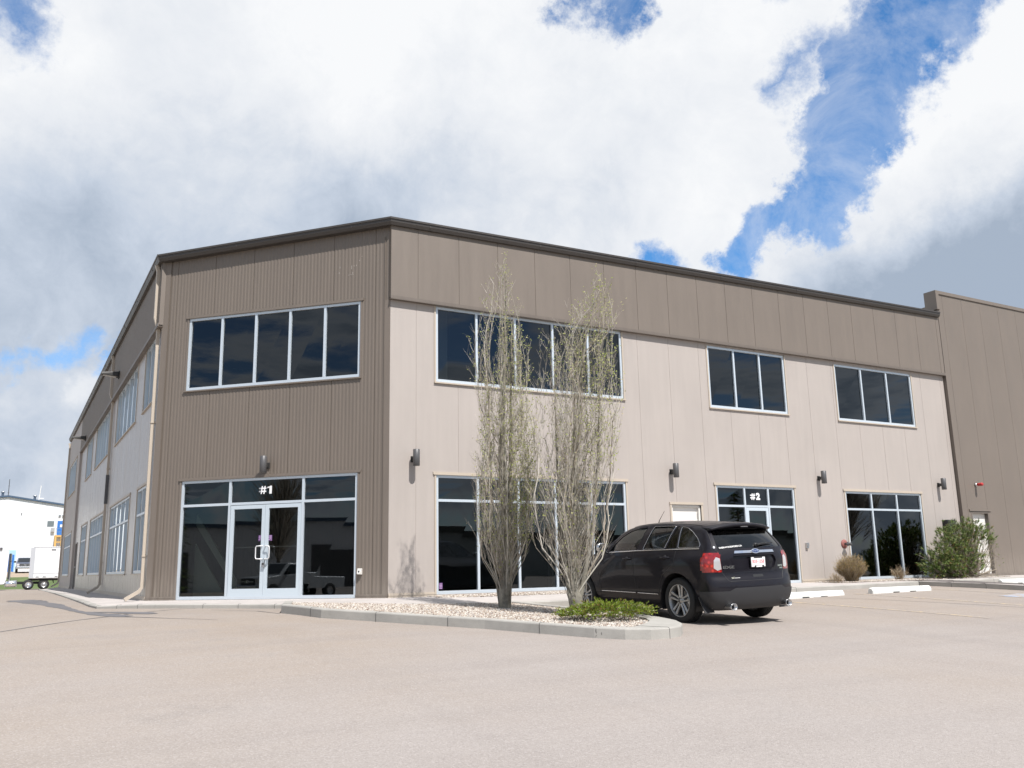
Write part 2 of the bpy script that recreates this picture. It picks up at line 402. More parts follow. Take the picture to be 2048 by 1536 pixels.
# gutters along the eaves (top lip, face, underside)
def gutter_run(O,T,N,a,b,za,zb,no,e0=0,e1=0,name='gutter'):
    mb=MB()
    prof=[(-.05,-.0),(no+.025,-.0),(no+.025,-.045),(no+.006,-.05),(no+.0,-.105),(no-.035,-.175),(-.05,-.175)]
    V=[]
    for t,z,e in((a,za,e0),(b,zb,e1)):
        for n_,dz in prof: tt=t+e*n_; V.append((O[0]+T[0]*tt+N[0]*n_,O[1]+T[1]*tt+N[1]*n_,z+dz))
    k=len(prof);F=[(i,(i+1)%k,k+(i+1)%k,k+i) for i in range(k)]
    if T[0]*N[1]-T[1]*N[0]>0:F=[tuple(reversed(f)) for f in F]
    mb.add(V,F);mb.add(V[:k],[tuple(range(k))]);mb.add(V[k:],[tuple(range(k-1,-1,-1))])
    tt=a+.9
    while tt<b:            # joints between gutter lengths
        f=(tt-a)/(b-a);z=za+(zb-za)*f
        mb.fbox(O,T,N,tt,tt+.03,no-.02,no+.008,z-.12,z-.05);tt+=3.05
    return mb.build(name,M_GUTTER,B)
tq=math.tan(PI/8)
gutter_run(SO,STt,SN,0,20.0,zs(0),zs(20),.20,-tq,0)
gutter_run(CO,CT,CN,0,CL,zs(0),zw(0),.20,-tq,tq)
gutter_run(WO,WTt,WN,0,34.6,zw(0),zw(34.6),.22,-tq,0)
mb=MB()
rp=[(-.05,.05),(20,.05),(20,39.5),(-A+.05,39.5),(-A+.05,A)]
mb.add([(x,y,8.50+.0137*max(x,0)-(.2 if x<-1 else 0)) for x,y in rp]+[(8,16,9.3)],[(0,1,5),(1,2,5),(2,3,5),(3,4,5),(4,0,5)])
mb.build('roof',mat('roof_metal',(.5,.5,.48),.4,.3),B)
mb=MB()
for t in (1.45,3.05,4.75): mb.fbox(CO,CT,CN,t,t+.22,.02,.12,zc(t)-.002,zc(t)+.028)
mb.split('roof_rib_end',M_WHITE,B)
mb=MB()
x=.3
while x<18.7: mb.fbox(SO,STt,SN,x,x+1.0,.06,.16,zs(x)-.01,zs(x)+.014);x+=1.07
mb.build('roof_edge_strip',M_WHITE,B)
# interior floors and partitions seen dimly through the glass
mb=MB()
ft=[(.3,.14),(19.9,.14),(19.9,7.2),(3.2,7.2),(3.2,39),(-A+.14,39),(-A+.14,A+.08)]
mb.prism(ft,-.14,-.01);mb.prism(ft,3.05,3.60);mb.prism(ft,7.05,7.35)
mb.build('floor_slab',M_INTF,B)
mb=MB()
mb.box((11.5,7.1,3.6),(8.4,.05,3.6));mb.box((3.1,23,3.6),(.05,15.9,3.6))
for x,y0 in((7.2,.2),(13.3,.2),(19.7,.2)): mb.box((x,y0+3.5,3.6),(.06,3.4,3.6))
for y in (11,20,30): mb.box((-.5,y,3.6),(3.5,.06,3.6))
mb.split('partition',M_INT,B)
mb=MB();mb.box((1.75,1.0,5.3),(.11,.11,1.7));mb.box((5.2,1.6,1.5),(.1,.1,1.5));mb.split('column',mat('column_paint',(.75,.76,.78),.6),B)
for x0,z,w in((9.5,5.62,3.0),(14.7,5.30,3.6)):
    mb=MB()
    for i in range(3): mb.box((x0+.62+i*w/3+.1,3.6,7.0-.35),(.30,.05,.03))
    mb.split('ceiling_light',mat('tube_light',(.8,.8,.8),.5,emit=(1,1,.98),es=1.2),B)
# stair flight behind the entrance glass
mb=MB()
def cpt(t,n,z): return (CO[0]+CT[0]*t+CN[0]*n,CO[1]+CT[1]*t+CN[1]*n,z)
for n0,n1 in((-.55,-.60),):
    P=[(5.20,1.98),(5.20,1.70),(4.06,.17),(4.06,.42)]
    V=[cpt(t,n0,z) for t,z in P]+[cpt(t,n1,z) for t,z in P];mb.add(V,[(0,1,2,3),(7,6,5,4),(0,4,5,1),(2,6,7,3),(0,3,7,4),(1,5,6,2)])
    P=[(5.20,1.28),(5.20,.06),(4.35,.06)]
    V=[cpt(t,n0,z) for t,z in P]+[cpt(t,n1,z) for t,z in P];mb.add(V,[(0,1,2),(5,4,3),(0,3,4,1),(1,4,5,2),(2,5,3,0)])
mb.build('stair_stringer',mat('stair_board',(.80,.88,.78),.8),B)

FW=.058
def window(O,T,N,t0,t1,z0,z1,mull,trans=(),n=0.0,flash=M_BEIGETRIM,parent=None,bars=True,skip=None,deep=.05,headflash=True,sillflash=True,mfr=None,gl=None,name='window',label=None):
    parent=parent or B
    mb=MB();a=n-.09;b=n-.008-(.0)
    def bar(u0,u1,v0,v1,e=0): mb.fbox(O,T,N,u0,u1,a,b+e,v0,v1)
    bar(t0,t0+FW,z0,z1);bar(t1-FW,t1,z0,z1)
    bar(t0+FW,t1-FW,z1-FW,z1);bar(t0+FW,t1-FW,z0,z0+FW*1.25)
    tr=sorted(trans)
    zz=[z0+FW*1.25]+[x for q in tr for x in(q-FW/2,q+FW/2)]+[z1-FW]
    for q in mull:
        for i in range(0,len(zz),2):
            if skip and skip(q,zz[i],zz[i+1]): continue
            bar(q-FW/2,q+FW/2,zz[i],zz[i+1],.002)
    for q in tr: bar(t0+FW,t1-FW,q-FW/2,q+FW/2,.001)
    w=mb.build(name,mfr or M_ALU,parent)
    if label: w['label']=label
    # panes, each very slightly out of true
    pb=MB();cols=[t0]+sorted(mull)+[t1];rows=[z0]+tr+[z1]
    for c0,c1 in zip(cols,cols[1:]):
        for r_0,r_1 in zip(rows,rows[1:]):
            if skip and skip((c0+c1)/2,r_0,r_1): continue
            e=[random.uniform(-.006,.006) for _ in range(4)]
            P=[(c0,r_0),(c1,r_0),(c1,r_1),(c0,r_1)]
            V=[(O[0]+T[0]*t+N[0]*(n-deep+k),O[1]+T[1]*t+N[1]*(n-deep+k),z) for (t,z),k in zip(P,e)]
            if T[0]*N[1]-T[1]*N[0]>0:V.reverse()
            pb.add(V,[(0,1,2,3)])
    pb.build('pane',gl or M_GLASS,w)
    fb=MB()
    if headflash:
        fb.fbox(O,T,N,t0-.07,t1+.07,n-.1,n+.034,z1+.003,z1+.018);fb.fbox(O,T,N,t0-.08,t1+.08,n-.0,n+.026,z1+.019,z1+.07)
    if sillflash:
        fb.fbox(O,T,N,t0-.05,t1+.05,n-.1,n+.045,z0-.035,z0-.003);
    fb.fbox(O,T,N,t0-.045,t0-.002,n-.1,n+.018,z0,z1);fb.fbox(O,T,N,t1+.002,t1+.045,n-.1,n+.018,z0,z1)
    fb.build('flashing',flash,w)
    return w
sp=lambda a,b,k:[a+(b-a)*i/k for i in range(1,k)]
window(SO,STt,SN,1.14,6.52,up_s,up_h,[2.22,3.29,4.38,5.45],headflash=False)
window(SO,STt,SN,9.50,12.50,up_s,6.60,sp(9.5,12.5,3),headflash=False)
window(SO,STt,SN,14.66,18.30,4.80,6.56,sp(14.66,18.3,3),headflash=False)
window(SO,STt,SN,1.14,6.45,.03,2.67,[2.21,3.29,4.33,5.40],[2.1],sillflash=False)
window(SO,STt,SN,14.62,18.15,.03,2.63,sp(14.62,18.15,3),[2.1],sillflash=False)
we=window(SO,STt,SN,9.50,12.48,.0,2.67,[10.55,11.45],[2.12],sillflash=False,skip=lambda q,a,b:10.56<q<11.44 and a<1,name='entrance_window')
wc=window(CO,CT,CN,.74,5.31,4.90,6.70,[1.65,2.56,3.47,4.39],flash=M_TAUPE)
wce=window(CO,CT,CN,.75,5.27,.0,2.72,[2.09,3.97],[2.14],flash=M_TAUPE,sillflash=False,skip=lambda q,a,b:2.1<q<3.96 and a<1,name='entrance_window')
for a,b in Wg:
    k=max(2,round((b-a)/PAN))
    window(WO,WTt,WN,a,b,.62,2.78,sp(a,b,k),[2.10]);window(WO,WTt,WN,a,b,4.86,6.60,sp(a,b,k),headflash=False)
window(WO,WTt,WN,27.7,33.4,.62,2.78,sp(27.7,33.4,5),[2.1],n=.10);window(WO,WTt,WN,27.7,33.4,4.86,6.6,sp(27.7,33.4,5),n=.10)
# glazed doors
def glazed_door(O,T,N,t0,t1,z0,z1,hside,lock=False):
    mb=MB();s=.085;a,b=-.075,-.012
    mb.fbox(O,T,N,t0,t0+s,a,b,z0,z1);mb.fbox(O,T,N,t1-s,t1,a,b,z0,z1)
    mb.fbox(O,T,N,t0+s,t1-s,a,b,z1-s,z1);mb.fbox(O,T,N,t0+s,t1-s,a,b,z0,z0+.20)
    d=mb.build('door',M_DOORALU,B)
    pb=MB();V=[(O[0]+T[0]*t+N[0]*-.045,O[1]+T[1]*t+N[1]*-.045,z) for t,z in((t0+s-.01,z0+.19),(t1-s+.01,z0+.19),(t1-s+.01,z1-s+.01),(t0+s-.01,z1-s+.01))]
    if T[0]*N[1]-T[1]*N[0]>0:V.reverse()
    pb.add(V,[(0,1,2,3)]);pb.build('pane',M_GLASS,d)
    th=t0+.02 if hside<0 else t1-.02
    P=lambda t,n,z:(O[0]+T[0]*t+N[0]*n,O[1]+T[1]*t+N[1]*n,z)
    w=.085*(1 if hside<0 else -1);hb=MB();r=.013
    hb.tube([P(th+w*.3,-.012,1.17),P(th+w*.3,.05,1.17),P(th+w*.6,.06,1.17),P(th+w*1.55,.06,1.165),P(th+w*1.75,.06,1.13),P(th+w*1.75,.06,.92),P(th+w*1.55,.06,.885),P(th+w*.6,.06,.88),P(th+w*.3,.05,.88),P(th+w*.3,-.012,.88)],r,8)
    hb.build('handle',mat('white_handle',(.8,.8,.8),.3,.3),d)
    ib=MB();ib.fbox(O,T,N,t0+s,t1-s,-.13,-.10,1.135,1.165);ib.build('push_bar',M_STEEL,d)
    return d
dl=glazed_door(CO,CT,CN,3.035,3.93,.03,2.10,-1)
dr=glazed_door(CO,CT,CN,2.125,3.029,.03,2.10,1)
ds=glazed_door(SO,STt,SN,10.585,11.415,.03,2.085,1)
M_STK=mat('sticker_print',(.45,.30,.50),.5)
M_STKD=mat('sticker_dark',(.08,.03,.12),.5)
for d,t in((dl,3.16),(dr,2.905)):
    mb=MB();mb.fbox(CO,CT,CN,t-.05,t+.05,-.043,-.042,1.28,1.41)
    for i,(u,v,w,h) in enumerate([(-.04,.11,.07,.012),(-.035,.09,.06,.012),(-.04,.07,.075,.012),(-.03,.05,.05,.012),(-.04,.03,.03,.014),(.005,.02,.03,.018),(-.035,.005,.02,.012)]):
        mb.fbox(CO,CT,CN,t+u,t+u+w,-.042,-.041,1.28+v,1.28+v+h,1)
    mb.build('sticker',[M_STKD,M_STK],d)
mb=MB();mb.fbox(SO,STt,SN,1.22,1.31,-.040,-.036,.14,.28);
for i in range(4): mb.fbox(SO,STt,SN,1.23,1.30,-.036,-.035,.155+i*.03,.170+i*.03,1)
mb.build('sticker',[M_STKD,M_STK],B)
# key box hanging on the door pull
def cM(t,n,z,O=CO,T=CT,N=CN):
    """text matrix: x along viewer's right, y up"""
    return Matrix(((-T[0],0,N[0],O[0]+T[0]*t+N[0]*n),(-T[1],0,N[1],O[1]+T[1]*t+N[1]*n),(0,1,0,z),(0,0,0,1)))
kb=MB();kb.fbox(CO,CT,CN,2.985,3.055,-.008,.035,.70,.80);kb.fbox(CO,CT,CN,3.0,3.04,.036,.042,.75,.785,1)
kb.tube([cpt(2.995,.02,.80),cpt(2.995,.03,.86),cpt(3.02,.035,.885),cpt(3.045,.03,.86),cpt(3.045,.02,.80)],.005,6,1)
tag(kb.build('key_box',[M_STEEL,M_BLACK],None),'small grey key lock box hanging below the door pulls','key box')
M_NUM=mat('white_vinyl',(.82,.82,.82),.5,emit=None)
def unit_no(par,M,digit):
    mb=MB()
    def poly(P,z=0): V=[M@Vector((x,y,z)) for x,y in P];mb.add(V,[tuple(range(len(P)))])
    for x in(-.155,-.085): poly([(x-.018,-.09),(x+.014,-.09),(x+.040,.09),(x+.008,.09)])
    for y in(-.048,.022): poly([(-.215,y),(-.028,y),(-.028,y+.032),(-.215,y+.032)],.001)
    if digit==1: poly([(.052,-.09),(.115,-.09),(.115,.09),(.068,.09),(.052,.07)],.001);poly([(.0,.035),(.052,.05),(.052,.075),(.0,.065)],.001)
    mb.build('unit_number',M_NUM,par)
unit_no(wce,cM(3.02,-.040,2.435),1)
sM=lambda t,n,z:Matrix(((1,0,0,t),(0,0,-1,-n),(0,1,0,z),(0,0,0,1)))
unit_no(we,sM(11.0,-.040,2.39),2);text_obj('unit_number','2',.245,M_NUM,we,sM(11.08,-.039,2.39),bold=.014,sx=1.15)
# solid doors
mb=MB();mb.fbox(SO,STt,SN,7.98,8.86,-.13,-.09,.0,2.06);mb.build('door',M_OFFWHITE,B)
dd=[o for o in B.children if o.name.startswith('door')][-1];dd['label']='white painted steel door'
mb=MB();mb.fbox(SO,STt,SN,8.09,8.72,-.0895,-.088,.95,1.88);mb.build('door_panel',mat('aged_paint',(.66,.61,.60),.6),dd)
mb=MB()
for z in(.3,1.0,1.78): mb.fbox(SO,STt,SN,8.845,8.87,-.088,-.075,z,z+.12)
mb.split('hinge',M_STEEL,dd)
mb=MB()
for a,b in((7.921,7.979),(8.861,8.919)): mb.fbox(SO,STt,SN,a,b,-.14,-.03,0,2.115)
mb.fbox(SO,STt,SN,7.98,8.86,-.14,-.03,2.062,2.115);mb.build('door_frame',M_OFFWHITE,B)
mb=MB();mb.fbox(SO,STt,SN,7.85,8.99,0,.03,2.122,2.185);mb.fbox(SO,STt,SN,7.86,7.918,0,.02,0,2.12);mb.fbox(SO,STt,SN,8.922,8.98,0,.02,0,2.12);mb.build('flashing',M_BEIGETRIM,B)
mb=MB();mb.fbox(WO,WTt,WN,24.16,25.34,-.10,-.05,.0,2.09);mb.build('door',mat('grey_door',(.22,.20,.18),.5),B)
wd=[o for o in B.children if o.name.startswith('door') and 'panel' not in o.name and 'frame' not in o.name][-1]
mb=MB();mb.box((-A-.02,A+24.35,1.0),(.03,.05,.03));mb.build('handle',M_STEEL,wd)
mb=MB();mb.fbox(WO,WTt,WN,24.1,24.159,-.1,.02,0,2.15);mb.fbox(WO,WTt,WN,25.341,25.4,-.1,.02,0,2.15);mb.fbox(WO,WTt,WN,24.16,25.34,-.1,.02,2.092,2.15);mb.build('door_frame',mat('grey_frame',(.25,.23,.21),.5),B)
# downspouts
def downspout(t,n2=.06,dark=False,top=8.24,bn=.10):
    mb=MB();P=[(bn+.09,top),(bn+.045,top-.15),(bn+.045,6.86),(n2,6.58),(n2,.30),(n2+.06,.20),(n2+.36,.02)]
    hw=.055;hd=.04
    V=[]
    for i,(n_,z) in enumerate(P):
        p0=Vector(P[max(i-1,0)]);p1=Vector(P[min(i+1,len(P)-1)]);d=(p1-p0).normalized();nn=Vector((-d.y,d.x))
        for a,b in((-hw,-hd),(hw,-hd),(hw,hd),(-hw,hd)):
            q=Vector((n_,z))+nn*b;V.append((WO[0]+WN[0]*q.x,WO[1]+t+a,q.y))
    F=[]
    for i in range(len(P)-1):
        for j in range(4):F.append((i*4+j,i*4+(j+1)%4,(i+1)*4+(j+1)%4,(i+1)*4+j))
    mb.add(V,F);mb.add(V[-4:],[(0,1,2,3)],1)
    for z in (4.2,1.0): mb.fbox(WO,WTt,WN,t-.075,t+.075,0,n2+.048,z,z+.035)
    if dark: mb.fbox(WO,WTt,WN,t-.062,t+.062,.01,n2+.05,3.0,4.0,2)
    return mb.build('downspout',[M_BEIGETRIM,M_BLACK,M_LAMP],B)
downspout(.30);downspout(11.0,dark=True);downspout(35.0,n2=.16)
mb=MB()
for (t,z,l) in [(1.28,7.55,.05),(1.30,7.42,.04),(.98,7.50,.09),(.92,7.56,.03),(.86,7.56,.04),(.95,7.38,.05),(.78,7.68,.03),(.72,7.78,.02)]:
    mb.fbox(CO,CT,CN,t,t+.012,.0060,.0075,z,z+l)
mb.fbox(CO,CT,CN,.93,1.08,.0060,.0075,7.36,7.368)
mb.split('paint_scuff',mat('scuffed_paint',(.36,.33,.30),.7),B)

# ------------------------------------------------------------------ taller taupe building beside it
T2=thing('taller_building','taller plain taupe building with raised parapet, right of the beige wall','building',(20.05,0,0))
TO=(0,0)
ST2=(.0,)
f4,b4=seams(.30,0,14)
mb=MB();wall(mb,TO,STt,SN,0,14,-.12,9.60,[(.45,1.44,-.12,2.11),(4.75,7.2,4.9,6.62)],f4,b4,n=.10);mb.fbox(TO,STt,SN,-.002,-.0,-.12,.0995,-.12,9.5)
mb.build('wall',M_TAUPE,T2)
mb=MB();mb.fbox(TO,STt,SN,-.06,14,-.32,.135,9.56,9.68);mb.fbox(TO,STt,SN,-.06,.10,.0,.136,9.0,9.559);mb.fbox(TO,STt,SN,-.06,-.01,-.32,-.001,8.9,9.559);mb.fbox(TO,STt,SN,0.02,14,-.3,.09,9.4,9.559);mb.build('parapet_cap',M_TAUPE,T2)
mb=MB();mb.fbox(TO,STt,SN,-.012,-.004,.0,.115,-.1,6.66);mb.build('corner_trim',M_TAUPETRIM,T2)
mb=MB();mb.box((7,12,4.6),(7,11.8,4.6));mb.build('rear_block',M_TAUPE,T2)
dd=MB();dd.fbox(TO,STt,SN,.52,1.36,-.06,-.02,0,2.04);d3=dd.build('door',M_OFFWHITE,T2)
mb=MB();mb.fbox(TO,STt,SN,.70,1.16,-.019,-.015,1.33,1.52,0)
for i,(a,b) in enumerate([(.74,.82),(.85,.93),(.96,1.04),(1.07,1.12),(.78,.95),(.98,1.08)]): mb.fbox(TO,STt,SN,a,b,-.015,-.013,1.44-(i//4)*.06,1.475-(i//4)*.06,1)
mb.build('notice',[M_WHITE,M_DARKMETAL],d3)
mb=MB()
for z in(.25,1.0,1.75): mb.fbox(TO,STt,SN,1.33,1.355,-.019,-.008,z,z+.11)
mb.split('hinge',M_STEEL,d3)
mb=MB()
for a,b in((.451,.519),(1.361,1.439)): mb.fbox(TO,STt,SN,a,b,-.08,.102,0,2.105)
mb.fbox(TO,STt,SN,.52,1.36,-.08,.102,2.041,2.105);mb.build('door_frame',M_TAUPETRIM,T2)
mb=MB();mb.fbox(TO,STt,SN,.36,1.53,.10,.13,2.112,2.17);mb.build('flashing',M_TAUPE,T2)
window(TO,STt,SN,4.75,7.2,4.9,6.62,[6.0],n=.10,flash=M_TAUPE,parent=T2)
mb=MB();mb.fbox(TO,STt,SN,0,14,.10,.13,-.06,.08);mb.build('base_flashing',M_TAUPETRIM,T2)

# ------------------------------------------------------------------ fixtures on the walls
def make_lamp():
    r=thing('wall_lamp','','wall lamp',group='cylinder wall lamps')
    mb=MB();M=Matrix.Translation((0,-.20,0))@Matrix.Rotation(PI/2,4,'X')
    mb.lathe([(.0,-.185),(.070,-.185),(.076,-.18),(.076,.18),(.070,.185),(.064,.186),(.064,.10),(0,.10)],24,M);mb.build('lamp_body',M_LAMP,r)
    mb=MB();mb.box((0,-.01,-.02),(.055,.01,.07));mb.box((0,-.07,-.02),(.03,.06,.045));mb.build('bracket',M_DARKMETAL,r,bevel=.004)
    mb=MB();mb.lathe([(0,.12),(.05,.12),(.05,.09)],16,M);mb.build('lens',M_WHITE,r)
    return r
l0=make_lamp();l0.location=(.57,-.001,3.02);l0['label']='grey cylinder wall lamp on beige wall beside the building corner'
dup(l0,(7.97,-.001,3.0),label='grey cylinder wall lamp above the white steel door')
dup(l0,(13.54,-.001,3.0),label='grey cylinder wall lamp to the right of the #2 entrance')
dup(l0,(19.1,-.001,2.96),label='grey cylinder wall lamp at the far right end of the beige wall')
p=cpt(3.0,.012,3.0);dup(l0,p,rz=-PI/4,label='grey cylinder wall lamp on ribbed taupe wall over the #1 entrance')
def make_pack():
    r=thing('flood_lamp','','flood lamp',group='flood lamps on the west wall')
    mb=MB();mb.add([(-.04,-.16,-.07),(-.04,.16,-.07),(-.58,.15,-.02),(-.58,-.15,-.02),(-.04,-.16,.10),(-.04,.16,.10),(-.56,.13,.06),(-.56,-.13,.06)],[(0,1,2,3),(7,6,5,4),(0,4,5,1),(1,5,6,2),(2,6,7,3),(3,7,4,0)])
    mb.build('lamp_head',M_DARKMETAL,r,bevel=.012)
    mb=MB();mb.add([(-.1,-.12,-.071),(-.1,.12,-.071),(-.5,.11,-.034),(-.5,-.11,-.034)],[(3,2,1,0)]);mb.build('lens',mat('lamp_lens',(.5,.5,.47),.3),r)
    mb=MB();mb.box((-.02,0,.01),(.02,.12,.12));mb.build('bracket',M_DARKMETAL,r);return r
k0=make_pack();k0.location=(-A-.10,A+8.9,7.12);k0['label']='dark flood lamp jutting from the west band, nearer the corner'
dup(k0,(-A-.10,A+22.6,6.85),label='dark flood lamp jutting from the west band, nearer the far end')
# alarm horn
r=thing('fire_bell','red fire alarm horn on a grey base on the taller taupe wall','fire alarm',(20.93,-.10,2.99))
mb=MB();mb.lathe([(0,0),(.06,0),(.06,-.05),(.04,-.07),(0,-.07)],16,Matrix.Identity(4));mb.build('base',M_STEEL,r)
mb=MB();M=Matrix.Translation((.02,0,.0))
mb.lathe([(0,-.08),(.045,-.08),(.05,-.12),(.055,-.24),(.045,-.26),(0,-.26)],16,Matrix.Identity(4));mb.build('horn',M_RED,r)
# sockets
r=thing('outdoor_socket','white weatherproof outlet box low on the taupe corner wall','socket',cpt(.645,.010,.56),-PI/4)
mb=MB();mb.box((0,-.03,0),(.05,.03,.065));mb.build('box',M_OFFWHITE,r,bevel=.008)
mb=MB();mb.box((0,-.075,-.01),(.04,.015,.045),M=Matrix.Rotation(R(-18),3,'X'));mb.build('cover',M_OFFWHITE,r,bevel=.006)
mb=MB();mb.box((.005,-.094,.0),(.015,.003,.02));mb.build('latch',M_DARKMETAL,r)
r=thing('outdoor_socket','small grey metal outlet box on the beige wall right of entrance #2','socket',(12.79,-.001,1.03))
mb=MB();mb.box((0,-.03,0),(.045,.03,.08));mb.build('box',M_STEEL,r,bevel=.006)
mb=MB();mb.box((.0,-.07,.02),(.035,.012,.04));mb.build('cover',M_STEEL,r,bevel=.004)
r=thing('hose_connection','red round plate with grey pipe coupling on the beige wall','pipe fitting',(14.37,-.001,1.07))
mb=MB();mb.lathe([(0,0),(.13,0),(.13,-.015),(.06,-.035),(0,-.035)],24,Matrix.Identity(4));mb.build('plate',mat('faded_red',(.27,.10,.085),.7),r)
mb=MB();mb.lathe([(.035,-.03),(.035,-.14),(.06,-.14),(.06,-.17),(.045,-.18),(.045,-.24),(0,-.24)],16,Matrix.Identity(4));mb.tube([(0,-.12,0),(-.09,-.2,-.03)],.035,12);mb.tube([(0,-.12,0),(.09,-.2,-.03)],.035,12);mb.build('coupling',M_LAMP,r)
r=thing('meter_box','black metal meter box on the beige wall behind the pine bush','meter box',(19.3,-.001,1.55))
mb=MB();mb.box((0,-.09,0),(.22,.09,.26));mb.build('box',M_BLACK,r,bevel=.01)
mb=MB();mb.box((0,-.185,0),(.19,.004,.22));mb.build('lid',M_DARKMETAL,r)
# ------------------------------------------------------------------ ground
_P=np.array([(-2.86,-2.35,-.14),(-5.45,3.1,-.11),(-2.5,-.1,-.13),(2.5,-6.5,-.36),(4.3,-6.5,-.36),(3.4,-3.65,-.31),(10,-3.5,-.21),(14.6,-2.6,-.14),(14.5,-5.5,-.25),(-7.2,-18.2,-.92),(3,-16,-.85),(10,-16,-.8),(-14,-12,-.75),(-5.5,38,-.13),(-5,80,-.6),(-25,40,-.5),(-20,5,-.4),(25,-12,-.6),(25,-3,-.15),(1.5,-7.8,-.41),(30,-30,-1.),(-20,-35,-1.2),(20,20,-.1),(60,20,-.2),(60,-10,-.5)])
def _U(r): return np.where(r>1e-9,r*r*np.log(np.maximum(r,1e-9)),0)
_n=len(_P);_K=_U(np.linalg.norm(_P[:,None,:2]-_P[None,:,:2],axis=2))+np.eye(_n)*.5
_Q=np.c_[np.ones(_n),_P[:,:2]];_w=np.linalg.solve(np.block([[_K,_Q],[_Q.T,np.zeros((3,3))]]),np.r_[_P[:,2],0,0,0])
def ss(a,b,x): t=min(1,max(0,(x-a)/(b-a)));return t*t*(3-2*t)
def gz(x,y):
    z=float(_U(np.hypot(_P[:,0]-x,_P[:,1]-y))@_w[:_n]+_w[_n]+_w[_n+1]*x+_w[_n+2]*y)
    r=math.hypot(x-2,y-5); z=z*(1-ss(30,70,r))+(-.6)*ss(30,70,r)
    if y>60: z=z*(1-ss(60,80,y))-.6*ss(60,80,y)
    if y>87: z=-.6+1.2*ss(86,105,y)+.7*ss(102,116,y)
    if y<-45: z=z*(1-ss(-45,-60,y) if False else 1)
    return z
def grid(name,xs,ys,m,up=0.0):
    V=[(x,y,gz(x,y)+up) for y in ys for x in xs];k=len(xs)
    F=[(j*k+i,j*k+i+1,(j+1)*k+i+1,(j+1)*k+i) for j in range(len(ys)-1) for i in range(k-1)]
    mb=MB();mb.add(V,F,0,True);return structure(mb.build(name,m))
M_ASPH=mat('worn_asphalt',(.33,.29,.265),.92,0,.25);t=NT(M_ASPH);c=t.coord('Object')
big=t.noise(c,.16,5,.55);mid=t.noise(c,1.1,5,.6);fine=t.noise(c,55,3,.75);agg=t.new('ShaderNodeTexVoronoi');agg.inputs['Scale'].default_value=85;t.link(c,agg.inputs['Vector'])
sx=t.new('ShaderNodeSeparateXYZ');t.link(c,sx.inputs[0])
yy=t.math('ADD',t.mapr(sx.outputs[1],-15,-3,0,1),t.mapr(big,.35,.65,-.35,.35),clamp=True)
base=t.mix(yy,(.326,.292,.270),(.318,.262,.212))
streak=t.noise(t.coord('Object',(.14,1.3,1)),1.0,5,.6)
base=t.mix(t.mapr(streak,.48,.68,0,.28),base,(.235,.21,.195))
base=t.mix(t.mapr(mid,.35,.7,0,.25),base,(.37,.34,.32))
stn=t.noise(c,.55,7,.7);base=t.mix(t.mapr(stn,.60,.74,0,.40),base,(.19,.175,.165));track=t.noise(t.coord('Object',(1.0,.09,1)),.9,4,.6);base=t.mix(t.mapr(track,.50,.66,0,.22),base,(.23,.205,.19))
base=t.mix(t.mapr(agg.outputs['Color'],0,1,0,.0),base,(.5,.5,.5))
sp_=t.new('ShaderNodeSeparateColor');t.link(agg.outputs['Color'],sp_.inputs[0])
base=t.mix(t.mapr(sp_.outputs[0],.78,.9,0,.28),base,(.16,.14,.13))
base=t.mix(t.mapr(sp_.outputs[1],.75,.9,0,.36),base,(.48,.44,.42))
base=t.mix(t.mapr(fine,.3,.7,0,.3),base,(.20,.18,.17))
t.link(base,t.b.inputs['Base Color'])
t.bump(t.math('ADD',agg.outputs['Distance'],fine),.55,.006)
M_GRASS=mat('grass_blades',(.07,.13,.03),.9,0,.2);t=NT(M_GRASS);c=t.coord('Object')
t.link(t.mix(t.mapr(t.noise(c,1.2,6,.65),.3,.7),(.065,.10,.035),(.13,.17,.065)),t.b.inputs['Base Color'])
M_DIRT=concrete('gravel_road',(.36,.29,.22),sc=.5)
def fr(a,b,s): n=max(1,round((b-a)/s));return [a+(b-a)*i/n for i in range(n+1)]
xs=fr(-70,-16,4)+fr(-14,28,.7)+fr(30,80,4);ys=fr(-62,-22,3)+fr(-20,14,.7)+fr(16,86,3)
grid('parking_lot',xs,ys,M_ASPH)
grid('grass_bank',fr(-90,70,4),[86,88,91,94,97,100,103.5],M_GRASS)
grid('gravel_road',fr(-90,70,4),fr(103.5,160,3),M_DIRT)
mb=MB();mb.add([(-2500,-2500,-1.75),(2500,-2500,-1.75),(2500,2500,-1.75),(-2500,2500,-1.75)],[(0,1,2,3)]);structure(mb.build('ground',M_GRASS))
def ribbon(name,pts,wd,m,up=.004,step=.3,obj=None):
    """strip following the ground"""
    P=[];Wd=[]
    for i in range(len(pts)-1):
        a=Vector(pts[i]);b=Vector(pts[i+1]);n=max(1,int((b-a).length/step))
        for k in range(n):
            P.append(a.lerp(b,k/n));Wd.append(wd[i]+(wd[i+1]-wd[i])*k/n)
    P.append(Vector(pts[-1]));Wd.append(wd[-1])
    V=[];F=[]
    for i,p in enumerate(P):
        d=(P[min(i+1,len(P)-1)]-P[max(i-1,0)]).normalized();n=Vector((-d.y,d.x));j=random.uniform(-1,1)*.12*Wd[i]
        for s_ in(-.5,-.17,.17,.5): q=p+n*(s_*Wd[i]+j);V.append((q.x,q.y,gz(q.x,q.y)+up))
    for i in range(len(P)-1):
        for j in range(3):F.append((i*4+j+1,i*4+j,(i+1)*4+j,(i+1)*4+j+1))
    mb=obj or MB();mb.add(V,F)
    return mb if obj else structure(mb.build(name,m))
M_TAR=concrete('crack_sealer',(.15,.145,.15),.8,stain=.2)
mb=MB()
